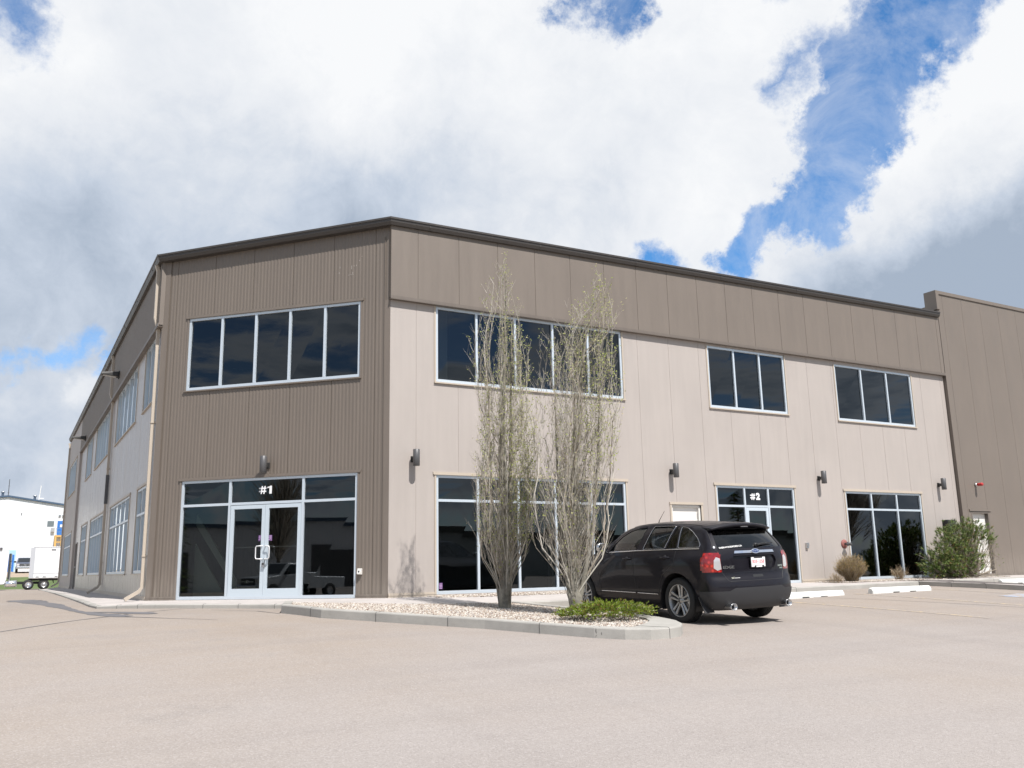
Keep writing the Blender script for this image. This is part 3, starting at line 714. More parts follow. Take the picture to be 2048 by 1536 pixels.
ribbon('',[(-9.5,-5.4),(-8.2,-3.9),(-7.19,-2.6),(-6.0,-1.03),(-5.4,-.4),(-4.8,.45),(-4.1,1.15),(-3.7,1.25)],[.04,.035,.045,.04,.09,.05,.035,.03],None,obj=mb)
ribbon('',[(-6.75,12.6),(-6.6,11.3),(-6.35,8.6),(-6.05,6.0),(-5.95,3.8),(-5.8,1.6),(-5.5,.2),(-5.25,-.75)],[.6,.85,.50,.42,.20,.16,.42,.30],None,.0045,obj=mb)
ribbon('',[(-5.75,1.7),(-5.25,.9),(-4.9,.2),(-4.75,-.35)],[.1,.30,.50,.20],None,.005,obj=mb)
ribbon('',[(-5.5,-.5),(-5.1,-1.2),(-4.7,-2.0),(-4.1,-2.9)],[.12,.05,.03,.015],None,.0042,obj=mb)
ribbon('',[(-3.6,.2),(-3.0,-1.0),(-2.9,-2.2)],[.02,.04,.02],None,.0042,obj=mb)
structure(mb.build('crack_sealing',M_TAR))
structure(ribbon('pavement_joint',[(8.6,-2.4),(9.3,-4.3),(9.75,-6.0),(10.15,-7.8),(10.6,-10.5)],[.02,.03,.03,.035,.03],concrete('pavement_crack',(.20,.18,.165),.9),.0042))
def worn_paint(name,col,th):
    m=mat(name,col,.85,0,.25);t=NT(m);c=t.coord('Object')
    f=t.mapr(t.noise(c,9,6,.7),th,th+.12);t.link(t.mix(f,(.365,.315,.275),col),t.b.inputs['Base Color']);return m
M_YEL=worn_paint('worn_yellow_paint',(.60,.46,.27),.50)
for x in (7.6,10.55,13.5):
    structure(ribbon('parking_line',[(x,-3.4),(x+.02,-8.6)],[.1,.1],M_YEL,.0043))
structure(ribbon('parking_symbol',[(12.5,-5.95),(14.2,-6.0)],[.5,.8],worn_paint('blue_paint',(.26,.42,.66),.50),.0046))

# sidewalk around the building
edge=[(-5.42,39.5),(-5.45,20),(-5.46,8),(-5.47,4.4),(-5.42,3.15),(-4.7,2.30),(-3.6,1.10),(-2.45,-.10),(-1.5,-1.12),(-.75,-1.85),(-.3,-2.1),(2.0,-2.1),(6,-2.1),(10,-2.1),(14.72,-2.1),(14.78,-4),(14.8,-7.5),(15.1,-7.9),(15.8,-7.9),(16.1,-7.5),(16.1,-2.2),(20,-2.1),(34,-2.1)]
inner=[(-A-.0,39.5),(-A,20),(-A,8),(-A,A+.2),(-A,A),(-3.5,3.5),(-2.6,2.6),(-1.5,1.5),(-.75,.75),(-.2,.2),(0,0),(2.0,0),(6,0),(10,0),(14.72,0),(14.9,0),(15.1,0),(15.3,0),(15.6,0),(15.9,0),(16.1,0),(20,0),(34,0)]
def kerb_h(x,y):
    if x<-5: return .055
    if x<-.5 and y>-2: return .085
    return .125
mb=MB();V=[];ck=MB()
for (x,y),(a,b) in zip(edge,inner):
    zt=min(-.012,gz(x,y)+kerb_h(x,y));V.append((x,y,gz(x,y)-.05));
    d=Vector((a-x,b-y));d.normalize()
    V.append((x,y,zt-.018));V.append((x+d.x*.018,y+d.y*.018,zt));V.append((x+d.x*.15,y+d.y*.15,zt+.001));V.append((a,b,-.006))
for i in range(len(edge)-1):
    for j in range(4):mb.add([V[i*5+j],V[i*5+5+j],V[i*5+6+j],V[i*5+j+1]],[(0,1,2,3)],1 if j<3 else 0)
structure(mb.build('sidewalk',[M_CONC,M_KERB]))
jn=MB()
for i in range(len(edge)-1):
    for f in ((0,) if i%2 else (0,.5)):
        jn.tube([Vector(V[i*5+j]).lerp(Vector(V[i*5+5+j]),f) for j in range(4)],.005,4)
structure(jn.build('sidewalk_joint',M_DARKMETAL))
mb=MB()
def joint(a,b,za,zb):
    a=Vector(a);b=Vector(b);d=(b-a).normalized();n=Vector((-d.y,d.x))*.006
    mb.add([(a.x-n.x,a.y-n.y,za),(b.x-n.x,b.y-n.y,zb),(b.x+n.x,b.y+n.y,zb),(a.x+n.x,a.y+n.y,za)],[(0,1,2,3)])
x=1.2
while x<34: 
    if not 14.6<x<16.2: joint((x,-2.08),(x,-.02),min(-.012,gz(x,-2.1)+.125)+.003,-.003)
    x+=1.8
for y in np.arange(5.5,39,2.0): joint((-5.42,y),(-A-.03,y),-.055+.006,-.003)
structure(mb.build('sidewalk_joint',M_DARKMETAL))

# planting island
outer=[(-2.84,-2.05),(-2.55,-3.45),(-1.75,-4.73),(-.85,-6.08),(-.42,-6.95),(0.0,-7.72),(.28,-8.06),(.60,-8.22),(.93,-8.22),(1.25,-8.08),(1.50,-7.82),(1.72,-7.42),(1.84,-6.9),(1.9,-6.2),(1.95,-5),(1.98,-3.6),(2.0,-2.12)]
wid=[.16,.16,.16,.16,.16,.2,.32,.5,.62,.62,.55,.42,.28,.18,.16,.16,.16]
back=[(-.3,-2.12),(-.75,-1.87),(-1.5,-1.14),(-2.3,-.28)]
def sub(path,wd,s=.35):
    P=[];Wd=[]
    for i in range(len(path)-1):
        a=Vector(path[i]);b=Vector(path[i+1]);n=max(1,round((b-a).length/s))
        for k in range(n):P.append(a.lerp(b,k/n));Wd.append(wd[i]+(wd[i+1]-wd[i])*k/n)
    P.append(Vector(path[-1]));Wd.append(wd[-1]);return P,Wd
loop=[back[-1]]+outer
po,wo=sub(loop,[.16]+wid)
I=thing('planting_island','raised planting island with rounded concrete kerb and pale gravel in front of the building','planting island')
mb=MB();innerP=[]
k=len(po);rows=[]
for i,p in enumerate(po):
    d=(po[min(i+1,k-1)]-po[max(i-1,0)]).normalized();n=Vector((-d.y,d.x));z=gz(p.x,p.y);h=.15
    q=p+n*wo[i];innerP.append(q)
    rows.append([(p.x,p.y,z-.06),(p.x,p.y,z+h-.022),(p.x+n.x*.008,p.y+n.y*.008,z+h-.006),(p.x+n.x*.025,p.y+n.y*.025,z+h),(q.x-n.x*.01,q.y-n.y*.01,z+h),(q.x,q.y,z+h-.01),(q.x,q.y,z+h-.08)])
for i in range(k-1):
    for j in range(6): mb.add([rows[i][j],rows[i+1][j],rows[i+1][j+1],rows[i][j+1]],[(0,1,2,3)],0)
kb_=mb.build('kerb',M_KERB,I)
jn=MB()
for i in (4,8,12,16,21,27):
    if i<k: jn.tube([tuple(c) for c in rows[i][:6]],.0045,4)
jn.build('kerb_joint',M_DARKMETAL,I)
# crack across the kerb near the rounded end
mb=MB()
for (cx,cy) in((.02,-7.74),(.07,-7.80)):
    z=gz(cx,cy);pts=[];
    for i in range(6): pts.append((cx+random.uniform(-.02,.02)+.01*i*.3,cy-.004-(0 if i<5 else -.05),z+.02+.026*i))
    mb.tube(pts+[(cx+.08,cy+.2,z+.1505)],.004,4)
mb.build('kerb_crack',M_DARKMETAL,I)
gv=[(q.x,q.y) for q in innerP[1:]]+[(x,y+.0) for x,y in back]
def fill_poly(name,poly,zf,m,parent,s=.4):
    bm=bmesh.new();vs=[bm.verts.new((x,y,zf(x,y))) for x,y in poly];f=bm.faces.new(vs);bmesh.ops.triangulate(bm,faces=[f])
    me=bpy.data.meshes.new(name);bm.to_mesh(me);bm.free();me.materials.append(m);o=bpy.data.objects.new(name,me);COL.objects.link(o);o.parent=parent;return o
M_GRAVB=concrete('gravel_bed',(.36,.32,.28),sc=2.5,stain=.4)
fill_poly('gravel_surface',gv,lambda x,y:gz(x,y)+.105,M_GRAVB,I)
M_STONE=mat('stone',(.5,.44,.4),.85,0,.3);t=NT(M_STONE);gm=t.new('ShaderNodeNewGeometry')
t.link(t.ramp(gm.outputs['Random Per Island'],[(0,(.16,.12,.10)),(.25,(.33,.26,.21)),(.55,(.42,.37,.31)),(.8,(.60,.56,.50)),(1,(.28,.26,.25))]),t.b.inputs['Base Color'])
def inpoly(x,y,P):
    c=False;j=len(P)-1
    for i in range(len(P)):
        if (P[i][1]>y)!=(P[j][1]>y) and x<(P[j][0]-P[i][0])*(y-P[i][1])/(P[j][1]-P[i][1])+P[i][0]: c=not c
        j=i
    return c
def stones(name,label,poly,n,zf,rmin=.012,rmax=.028):
    rnd=random.Random(3);x0=min(p[0] for p in poly);x1=max(p[0] for p in poly);y0=min(p[1] for p in poly);y1=max(p[1] for p in poly)
    V=[];F=[];c=0
    while c<n:
        x=rnd.uniform(x0,x1);y=rnd.uniform(y0,y1)
        if not inpoly(x,y,poly):continue
        c+=1;r=rnd.uniform(rmin,rmax);z=zf(x,y);b=len(V);a=rnd.uniform(0,6.3);e=rnd.uniform(.6,1)
        for k in range(5):
            t_=a+k*2*PI/5;V.append((x+r*math.cos(t_)*rnd.uniform(.7,1.1),y+r*e*math.sin(t_)*rnd.uniform(.7,1.1),z+rnd.uniform(-.2,.3)*r))
        V.append((x+rnd.uniform(-.3,.3)*r,y+rnd.uniform(-.3,.3)*r,z+r*.75));V.append((x,y,z-r*.6))
        for k in range(5):F.append((b+k,b+(k+1)%5,b+5));F.append((b+(k+1)%5,b+k,b+6))
    mb=MB();mb.add(V,F);o=mb.build(name,M_STONE);tag(o,label,'gravel',kind='stuff');return o
gpoly=gv
stones('gravel','pale loose gravel filling the planting island',gpoly,17000,lambda x,y:gz(x,y)+.115)
wall_bed=[(.9,-.02),(.9,-.62),(7.6,-.62),(7.6,-.02)]
bed2=[(12.9,-.02),(12.9,-1.25),(20.4,-1.3),(20.4,-.02)]
def bz(x,y): return -.006+(min(-.012,gz(x,-2.1)+.125)+.006)*(-y/2.1)
stones('gravel','pale loose gravel strip along the foot of the beige wall',wall_bed,2600,lambda x,y:bz(x,y)+.012)
stones('gravel','pale loose gravel bed under the pine bush by the wall',bed2,5200,lambda x,y:bz(x,y)+.012)

# parking stops
def make_stop():
    r=thing('wheel_stop','','wheel stop',group='white concrete wheel stops')
    mb=MB();L=1.05;pr=[(-.085,-.02),(-.085,.055),(-.055,.115),(-.025,.13),(.025,.13),(.055,.115),(.085,.055),(.085,-.02)]
    xs_=[-L,-L+.03]+[-L+.03+(2*L-.06)*i/12 for i in range(1,12)]+[L-.03,L]
    V=[];F=[];k=len(pr)
    for i,x in enumerate(xs_):
        s=.80 if i in(0,len(xs_)-1) else 1.0
        for y,z in pr: V.append((x,y*s,z*(s if z>.06 else 1)+random.uniform(-.003,.003)))
    for i in range(len(xs_)-1):
        for j in range(k-1):F.append((i*k+j,(i+1)*k+j,(i+1)*k+j+1,i*k+j+1))
    mb.add(V,F);mb.add(V[:k],[tuple(range(k))]);mb.add(V[-k:],[tuple(range(k-1,-1,-1))])
    o=mb.build('block',M_STOP,r)
    mb=MB()
    for x in(-.25,.35): mb.box((x,-.0865,.0),(.11,.002,.018))
    mb.build('drain_slot',M_BLACK,r);return r
s0=make_stop();s0.location=(9.0,-3.45,gz(9,-3.45));s0['label']='white concrete wheel stop just right of the parked black car'
dup(s0,(11.95,-3.6,gz(11.95,-3.6)),rz=-.03,label='white concrete wheel stop in the empty stall in front of the pine bush')
dup(s0,(18.2,-2.9,gz(18.2,-2.9)),label='white concrete wheel stop at the right edge, beyond the raised kerb')

# ------------------------------------------------------------------ plants
def island_ramp(name,stops,rough=.8,trans=0.0):
    m=mat(name,(.1,.1,.05),rough,0,.25);t=NT(m);gm=t.new('ShaderNodeNewGeometry');t.link(t.ramp(gm.outputs['Random Per Island'],stops),t.b.inputs['Base Color'])
    if trans:
        t.b.inputs['Transmission Weight'].default_value=0
        tr=t.new('ShaderNodeBsdfTranslucent');t.link(t.ramp(gm.outputs['Random Per Island'],stops),tr.inputs[0]);mx_=t.new('ShaderNodeMixShader');mx_.inputs[0].default_value=trans
        o=[n for n in t.n if n.type=='OUTPUT_MATERIAL'][0];t.link(t.b.outputs[0],mx_.inputs[1]);t.link(tr.outputs[0],mx_.inputs[2]);t.link(mx_.outputs[0],o.inputs[0])
    return m
M_BARK=concrete('pale_bark',(.30,.275,.225),sc=5,stain=.75)
M_BARKD=concrete('rough_bark',(.20,.17,.14),sc=9,stain=.55)
M_TWIG=island_ramp('grey_twig',[(0,(.25,.21,.165)),(.35,(.45,.41,.345)),(.7,(.62,.58,.51)),(1,(.34,.27,.20))])
M_BUD=island_ramp('spring_leaf',[(0,(.20,.24,.05)),(.5,(.32,.36,.09)),(.8,(.42,.42,.17)),(1,(.45,.38,.25))],.6,.35)
def interp(tab,h):
    if h<=tab[0][0]:return tab[0][1],tab[0][2]
    for a,b in zip(tab,tab[1:]):
        if h<=b[0]:
            f=(h-a[0])/(b[0]-a[0]);return a[1]+(b[1]-a[1])*f,a[2]+(b[2]-a[2])*f
    return tab[-1][1],tab[-1][2]
RX=Vector((.869,-.495,0));RY=Vector((.495,.869,0))
def broom(label,loc,prof,H,seed,nst,trunk,green,tips=()):
    rn=random.Random(seed);root=thing('columnar_aspen_tree',label,'tree',loc,group='columnar aspen trees on the planting island')
    tw=MB();lf=MB();tk=MB()
    def env(h,ux,uy):
        L,Rr=interp(prof,h);cx=(L+Rr)/2;w=(Rr-L)/2
        return RX*(cx+w*ux)+RY*(w*.8*uy)
    def leaf(p,s):
        a=Vector((rn.gauss(0,1),rn.gauss(0,1),rn.gauss(0,.6)));a.normalize();b=a.orthogonal().normalized()*s*.42;a=a*s
        lf.add([p,p+a*.5+b,p+a,p+a*.5-b],[(0,1,2,3)])
    def twig(p,d,L,r,depth=0):
        n=3 if L>.2 else 2;pts=[p];q=p.copy();dd=d.copy()
        for i in range(n):
            dd=(dd+Vector((rn.gauss(0,.13),rn.gauss(0,.13),.16))).normalized();q=q+dd*L/n;pts.append(q.copy())
        tw.tube(pts,[r*(1-.75*i/n) for i in range(n+1)],3,0,False)
        h=q.z;g=green(h,q.dot(RX))
        for i in range(1,len(pts)):
            for _ in range(2):
                if rn.random()<g*.62: leaf(pts[i]+Vector((rn.gauss(0,.012),rn.gauss(0,.012),rn.gauss(0,.02))),rn.uniform(.022,.042))
        if depth<1 and L>.22:
            for _ in range(rn.choice((1,2,2))):
                k=rn.randint(1,len(pts)-2) if len(pts)>2 else 1;az_=rn.uniform(0,2*PI)
                twig(pts[k],(dd+Vector((math.cos(az_),math.sin(az_),0))*.55).normalized(),L*rn.uniform(.35,.6),r*.6,depth+1)
    def stem(h0,h1,ux,uy,r,start=None):
        n=max(5,int((h1-h0)/.28));pts=[];wob=Vector((0,0,0))
        for i in range(n+1):
            f=i/n;h=h0+(h1-h0)*f
            s=min(1,(.10+1.05*ss(0,1,(h-h0+.12)/1.25)));s*= (1-.15*f)
            e=env(h,ux,uy);c=env(h,0,0)
            wob=wob*.93+Vector((rn.gauss(0,.024),rn.gauss(0,.024),0))
            base=start(h) if start else Vector((0,0,0))
            k=ss(0,1.0,(h-h0)/.9)
            p=(base*(1-k)+c*k)+(e-c)*s+wob;pts.append(Vector((p.x,p.y,h)))
        rad=[r*(1-.82*(i/n)**.8) for i in range(n+1)]
        tw.tube(pts,rad,5 if r>.012 else 4,0,False)
        for i in range(1,n+1):
            if pts[i].z<.30: continue
            for _ in range(rn.choice((2,2,3)) if i<n else 2):
                a=rn.uniform(0,2*PI);out=(pts[i]-env(pts[i].z,0,0));out.z=0
                d=Vector((math.cos(a)*.42,math.sin(a)*.42,1))
                if out.length>.05:d+=out.normalized()*.18
                f=i/n;twig(pts[i],d.normalized(),rn.uniform(.16,.55)*(1-.35*f),max(.0034,rad[i]*.45))
    for q in range(nst):
        rho=rn.random()**.55;a=rn.uniform(0,2*PI)
        h1=H*rn.uniform(.22,1.0)**.85
        h1=min(h1,H*(1.05-.22*rho*rho)); h0=rn.choice((.0,.1,.3,.5,.8,1.1,1.5,1.9,2.3,2.9))*rn.uniform(.6,1.1)
        if h1-h0<.8: h1=h0+rn.uniform(.8,1.6)
        stem(h0,h1,rho*math.cos(a),rho*math.sin(a),rn.uniform(.004,.009) if q>8 else rn.uniform(.011,.020))
    for (h0,h1,ux,uy) in tips: stem(h0,h1,ux,uy,.010)
    for pts,rad in trunk:
        P=[];Rr=[]
        for i in range(len(pts)-1):
            for k in range(5):
                f=k/5;p=Vector(pts[i]).lerp(Vector(pts[i+1]),f);P.append(RX*p.x+RY*p.y+Vector((0,0,p.z)));Rr.append((rad[i]+(rad[i+1]-rad[i])*f)*rn.uniform(.93,1.07))
        p=Vector(pts[-1]);P.append(RX*p.x+RY*p.y+Vector((0,0,p.z)));Rr.append(rad[-1]);tk.tube(P,Rr,12,0,False)
    tk.build('trunk',M_BARK,root);tw.build('branches',M_TWIG,root);lf.build('leaves',M_BUD,root)
    return root
prof1=[(0,-.17,.2),(.57,-.36,.38),(1.02,-.54,.56),(1.94,-.64,.68),(2.4,-.6,.66),(2.9,-.52,.62),(3.84,-.50,.58),(4.8,-.56,.60),(5.3,-.46,.52),(5.8,-.28,.40),(6.24,-.2,.30),(6.55,.03,.16)]
g1_=lambda h,u:(.10 if h<1.2 else .25)+(.75 if (u>.12 and 1.3<h<3.0) else 0)+(.32 if u>0 and h>3 else .08*(h>3))
tr1=[([(-.02,0,-.1),(-.03,0,.3),(0,0,1.0),(.02,0,1.7),(-.02,.0,2.4),(.0,0,3.2),(.06,0,4.4),(.1,0,5.6),(.13,0,6.4)],[.12,.085,.075,.066,.056,.044,.03,.016,.006]),
     ([(.05,.02,-.05),(.10,.0,.6),(.12,0,1.8),(.15,0,3.2),(.2,0,4.6),(.22,0,5.4)],[.045,.04,.034,.025,.015,.006]),([(-.08,.05,-.05),(-.15,.02,.5),(-.22,0,1.6),(-.24,0,3.0),(-.27,0,4.6)],[.035,.03,.024,.016,.006]),
     ([(.02,-.05,-.05),(.04,-.12,.5),(.06,-.2,1.8),(.04,-.2,3.6),(.06,-.1,5.0)],[.035,.03,.025,.015,.006])]
broom('taller slender aspen, mostly bare with yellow-green buds, nearer the building corner',(.8,-3.75,gz(.8,-3.75)+.12),prof1,6.5,11,88,tr1,g1_,tips=[(3.0,6.05,-.8,0),(3.2,5.9,-.9,.2),(3.5,6.2,-.6,-.2),(4.4,6.55,.1,0),(4.2,6.5,.2,.1),(4.5,6.0,.9,0)])
prof2=[(0,-.10,.16),(.23,-.2,.22),(.63,-.38,.42),(1.04,-.58,.58),(1.86,-.74,.70),(2.28,-.68,.84),(3.14,-.60,.98),(4.0,-.58,.95),(4.46,-.52,.95),(4.9,-.30,.95),(5.36,.34,.88),(5.75,.52,.72)]
g2_=lambda h,u:(.06 if h<1.5 else .18)+(.28 if u>.25 and h>2.6 else 0)+(.2 if h>4 else 0)
tr2=[([(.06,0,-.1),(.06,0,.15),(.02,0,.45),(.03,0,1.0),(.07,0,2.0),(.16,0,3.2),(.35,0,4.6),(.55,0,5.4)],[.15,.12,.075,.058,.048,.036,.02,.006]),
     ([(0,0,.0),(-.08,0,.5),(-.16,0,1.3),(-.2,0,2.6),(-.2,0,4.2)],[.05,.034,.025,.018,.006]),([(.06,0,.1),(.22,0,.7),(.38,0,1.5),(.5,0,2.6),(.62,0,4.6)],[.05,.036,.028,.02,.006]),
     ([(0,.05,.0),(.0,.2,.8),(.05,.28,2.0),(.2,.2,4.4)],[.04,.03,.02,.006])]
broom('wider bushy aspen, mostly bare twigs, standing beside the front wheel of the black car',(1.0,-5.7,gz(1.0,-5.7)+.12),prof2,5.7,23,122,tr2,g2_,tips=[(2.6,5.2,-.45,0),(2.8,5.05,-.2,.3),(3.0,5.3,-.1,0),(2.5,5.0,-.6,-.2),(4.0,5.7,.7,0),(4.0,5.65,.55,.2),(4.0,5.5,.85,-.2)])

# juniper
M_JUN=island_ramp('juniper_needles',[(0,(.10,.16,.015)),(.45,(.20,.29,.03)),(.75,(.33,.40,.06)),(.86,(.20,.13,.045)),(1,(.28,.13,.06))],.7,.25)
def juniper():
    rn=random.Random(5);r=thing('juniper_bush','low spreading green juniper with brownish tips at the island end','shrub',(1.05,-6.55,gz(1.05,-6.55)+.12))
    mb=MB();tw=MB()
    for q in range(560):
        a=rn.uniform(0,2*PI);rad=rn.random()**.6;x=.92*rad*math.cos(a);y=.60*rad*math.sin(a);yy_=y
        hh=.19*(1-rad**2)+.035+rn.uniform(0,.06)
        p=Vector((x*.75,y*.75,.03+hh*.5));e=Vector((math.cos(a)*.8+rn.gauss(0,.4),math.sin(a)*.8+rn.gauss(0,.4),rn.uniform(.15,.75))).normalized()
        L=rn.uniform(.16,.27);pts=[]
        red=(x<-.1 and y>-.1 and rn.random()<.55) 
        for k in range(7):
            f=k/6;pts.append(p+e*L*f+Vector((0,0,.0-.05*f*f)))
        tw.tube([pts[0],pts[3],pts[6]],[.004,.003,.0015],3,0,False)
        for k in range(24):
            f=rn.uniform(.15,1);c=p+e*L*f+Vector((0,0,-.05*f*f));s=(1.05-f*.6)*.075
            d=(e*.75+Vector((rn.gauss(0,.55),rn.gauss(0,.55),rn.gauss(.15,.4)))).normalized();w=d.orthogonal().normalized()
            w=(w*math.cos(k)+d.cross(w)*math.sin(k))*.0065
            mb.add([c-w,c+w,c+d*s],[(0,1,2)])
    mb.build('foliage',M_JUN,r);tw.build('branches',M_TWIG,r)
juniper()
# mugo pine
M_PINE=island_ramp('pine_needles',[(0,(.04,.075,.02)),(.35,(.10,.16,.035)),(.7,(.20,.27,.07)),(.92,(.32,.34,.14)),(.97,(.30,.12,.04)),(1,(.32,.13,.05))],.6,.15)
def pine():
    rn=random.Random(8);r=thing('pine_bush','large shaggy green pine bush against the wall, thin and bare on its right side','shrub',(18.35,-1.0,-.04))
    nd=MB();br=MB()
    blobs=[(-1.15,.0,.55,.62,.45,.50),(-.65,-.05,.95,.55,.5,.5),(-.1,0,1.35,.62,.5,.45),(.45,0,1.5,.55,.5,.35),(.0,-.1,.7,.62,.5,.55),(.95,0,1.45,.45,.4,.27),(-.75,-.1,.45,.7,.45,.42),(1.35,.0,1.25,.26,.3,.22)]
    tips=[]
    for bx,by,bz_,rx,ry,rz in blobs:
        for _ in range(int(115*rx*rz/.25*1.35)):
            v=Vector((rn.gauss(0,1),rn.gauss(0,1),rn.gauss(0,1))).normalized()*rn.uniform(.5,1.18);p=Vector((bx+v.x*rx,by+v.y*ry,max(.08,bz_+v.z*rz)))
            tips.append((p,v))
    base=Vector((.25,.1,0))
    for i,(p,v) in enumerate(tips):
        d=((p-base).normalized()*.5+v*.5+Vector((0,0,.4))).normalized()
        for k in range(24):
            a=Vector((rn.gauss(0,.75),rn.gauss(0,.75),rn.gauss(0,.75)));e=(d*.9+a*.75).normalized();L=rn.uniform(.07,.12);w=e.orthogonal().normalized()*.009
            c=p-d*rn.uniform(0,.09);nd.add([c-w,c+w,c+e*L],[(0,1,2)])
        if i%3==0:
            m_=base.lerp(p,.5)+Vector((rn.gauss(0,.1),rn.gauss(0,.1),-.1));br.tube([base+Vector((rn.gauss(0,.05),0,.02)),base.lerp(p,.25)+Vector((0,0,-.05)),m_,p],[.022,.016,.01,.004],4,0,False)
    for _ in range(26):   # bare twigs on the thin right side
        a=Vector((rn.uniform(.5,1.3),rn.uniform(-.3,.2),rn.uniform(.1,.6)));b=Vector((rn.uniform(1.2,1.75),rn.uniform(-.3,.3),rn.uniform(.35,1.5)))
        m_=a.lerp(b,.5)+Vector((rn.gauss(0,.08),0,rn.gauss(0,.1)));br.tube([base,a,m_,b],[.018,.012,.008,.003],4,0,False)
        for _ in range(4):
            f=rn.uniform(.2,1);p=m_.lerp(b,f);q=p+Vector((rn.gauss(.05,.1),rn.gauss(0,.1),rn.gauss(.08,.1)));br.tube([p,q],[.004,.002],3,0,False)
            if rn.random()<.5:
                for k in range(9):
                    e=Vector((rn.gauss(0,1),rn.gauss(0,1),rn.gauss(.3,1))).normalized();w=e.orthogonal().normalized()*.005;nd.add([q-w,q+w,q+e*.06],[(0,1,2)])
    nd.build('foliage',M_PINE,r);br.build('branches',mat('pine_bark',(.26,.22,.17),.9),r)
pine()
M_DRY=island_ramp('dry_twig',[(0,(.20,.13,.07)),(.4,(.33,.25,.16)),(.8,(.42,.36,.27)),(1,(.30,.20,.07))])
def twigball(name,label,loc,rx,rz,n,seed,leafy=False):
    rn=random.Random(seed);r=thing(name,label,'shrub',loc);mb=MB();lb=MB()
    for _ in range(n):
        a=rn.uniform(0,2*PI);el_=math.asin(rn.uniform(0,1)**.8 if rn.random()<.9 else .1);R_=rn.uniform(.75,1.03)
        e=Vector((rx*math.cos(a)*math.cos(el_),rx*math.sin(a)*math.cos(el_),rz*.5+rz*.52*math.sin(el_)+rn.uniform(-.1,.05)))*R_
        e.z=max(.04,e.z)
        b=Vector((rn.gauss(0,.06),rn.gauss(0,.06),0));m_=b.lerp(e,.55)+Vector((rn.gauss(0,.03),rn.gauss(0,.03),.04))
        mb.tube([b,m_,e],[.005,.0035,.0015],3,0,False)
        for _ in range(3):
            p=m_.lerp(e,rn.uniform(.1,1));q=p+(e-b).normalized()*.07+Vector((rn.gauss(0,.035),rn.gauss(0,.035),rn.gauss(.02,.03)));mb.tube([p,q],[.0025,.0012],3,0,False)
            if leafy and rn.random()<.8:
                w=Vector((rn.gauss(0,1),rn.gauss(0,1),rn.gauss(0,1))).normalized()*.012;u_=w.orthogonal();lb.add([q-w,q+u_,q+w],[(0,1,2)])
    mb.build('branches',M_DRY,r)
    if leafy: lb.build('leaves',island_ramp('sparse_leaf',[(0,(.14,.13,.03)),(.5,(.25,.20,.06)),(1,(.34,.18,.06))]),r)
twigball('dry_shrub','round brown leafless shrub on the gravel at the left of the window beside entrance #2',(13.62,-.78,-.05),.44,.80,1150,4,True)
twigball('dry_shrub','small pale bare shrub in front of the far right ground floor window',(15.85,-.65,-.03),.27,.42,90,6)
twigball('dry_grass_tuft','low tuft of dry grey grass beside the round brown shrub',(13.05,-.72,-.05),.17,.26,80,9)
# ------------------------------------------------------------------ the black crossover
M_PAINT=mat('black_car_paint',(.010,.009,.013),.45,0,.12,coat=.42)
t=NT(M_PAINT);c=t.coord('Object');sx=t.new('ShaderNodeSeparateXYZ');t.link(c,sx.inputs[0])
dust=t.math('MULTIPLY',t.mapr(sx.outputs[2],.2,.85,.10,.002),t.mapr(t.noise(c,5,5,.6),.3,.7,.4,1))
t.link(t.mix(dust,(.010,.009,.013),(.08,.075,.07)),t.b.inputs['Base Color'])
t.link(t.mapr(dust,0,.15,.02,.12),t.b.inputs['Coat Roughness'])
M_CLAD=mat('dark_cladding',(.026,.026,.028),.6);M_TYRE=mat('tyre_rubber',(.016,.016,.016),.75);M_RIM=mat('alloy_rim',(.42,.42,.41),.32,.85)
M_CARGL=glass('car_glass_clear',(.80,.88,.83),1.15,0,1.5);M_CARGLD=glass('car_glass_tinted',(.45,.50,.48),1.2,0,1.5);M_REARGL=glass('rear_glass',(.10,.11,.12),1.5,0,1.5)
M_SEAT=mat('seat_fabric',(.03,.03,.032),.8);M_PLAST=mat('grey_plastic',(.05,.05,.052),.6)
M_TAILR=mat('red_lens',(.42,.008,.006),.12,0,.6,coat=1,emit=(.5,.01,.005),es=.0);t=NT(M_TAILR);c=t.coord('Object');vr=t.new('ShaderNodeTexVoronoi');vr.inputs['Scale'].default_value=16;t.link(c,vr.inputs['Vector']);t.link(t.mix(t.mapr(vr.outputs['Distance'],.05,.5),(.60,.03,.02),(.20,.004,.004)),t.b.inputs['Base Color'])
M_TAILW=mat('clear_lens',(.62,.60,.60),.15,.4,.5,coat=1)
def pl_(tab,x):
    if x<=tab[0][0]:return tab[0][1]
    for (a,b),(c_,d) in zip(tab,tab[1:]):
        if x<=c_: return b+(d-b)*(x-a)/(c_-a)
    return tab[-1][1]
TOP=[(-.60,1.60),(-.35,1.64),(0,1.665),(.5,1.69),(1.0,1.70),(1.4,1.685),(1.7,1.62),(2.1,1.42),(2.65,1.16),(2.9,1.11),(3.3,1.03),(3.6,.90),(3.75,.74)]
BOT=[(-.97,.25),(-.6,.24),(0,.26),(2.8,.25),(3.5,.26),(3.75,.34)]
WID=[(.24,.80),(.34,.88),(.46,.925),(.60,.935),(.76,.95),(.92,.955),(1.06,.945),(1.18,.905),(1.24,.865),(1.40,.80),(1.54,.725),(1.62,.665),(1.68,.60)]
REAR=[(.24,-.86),(.34,-.925),(.46,-.945),(.60,-.955),(.68,-.945),(.76,-.89),(.92,-.885),(1.06,-.885),(1.16,-.87),(1.24,-.82),(1.40,-.735),(1.54,-.63),(1.62,-.545),(1.68,-.46)]
FRONT=[(.24,3.62),(.46,3.74),(.7,3.75),(.9,3.68),(1.1,3.60),(1.68,3.5)]
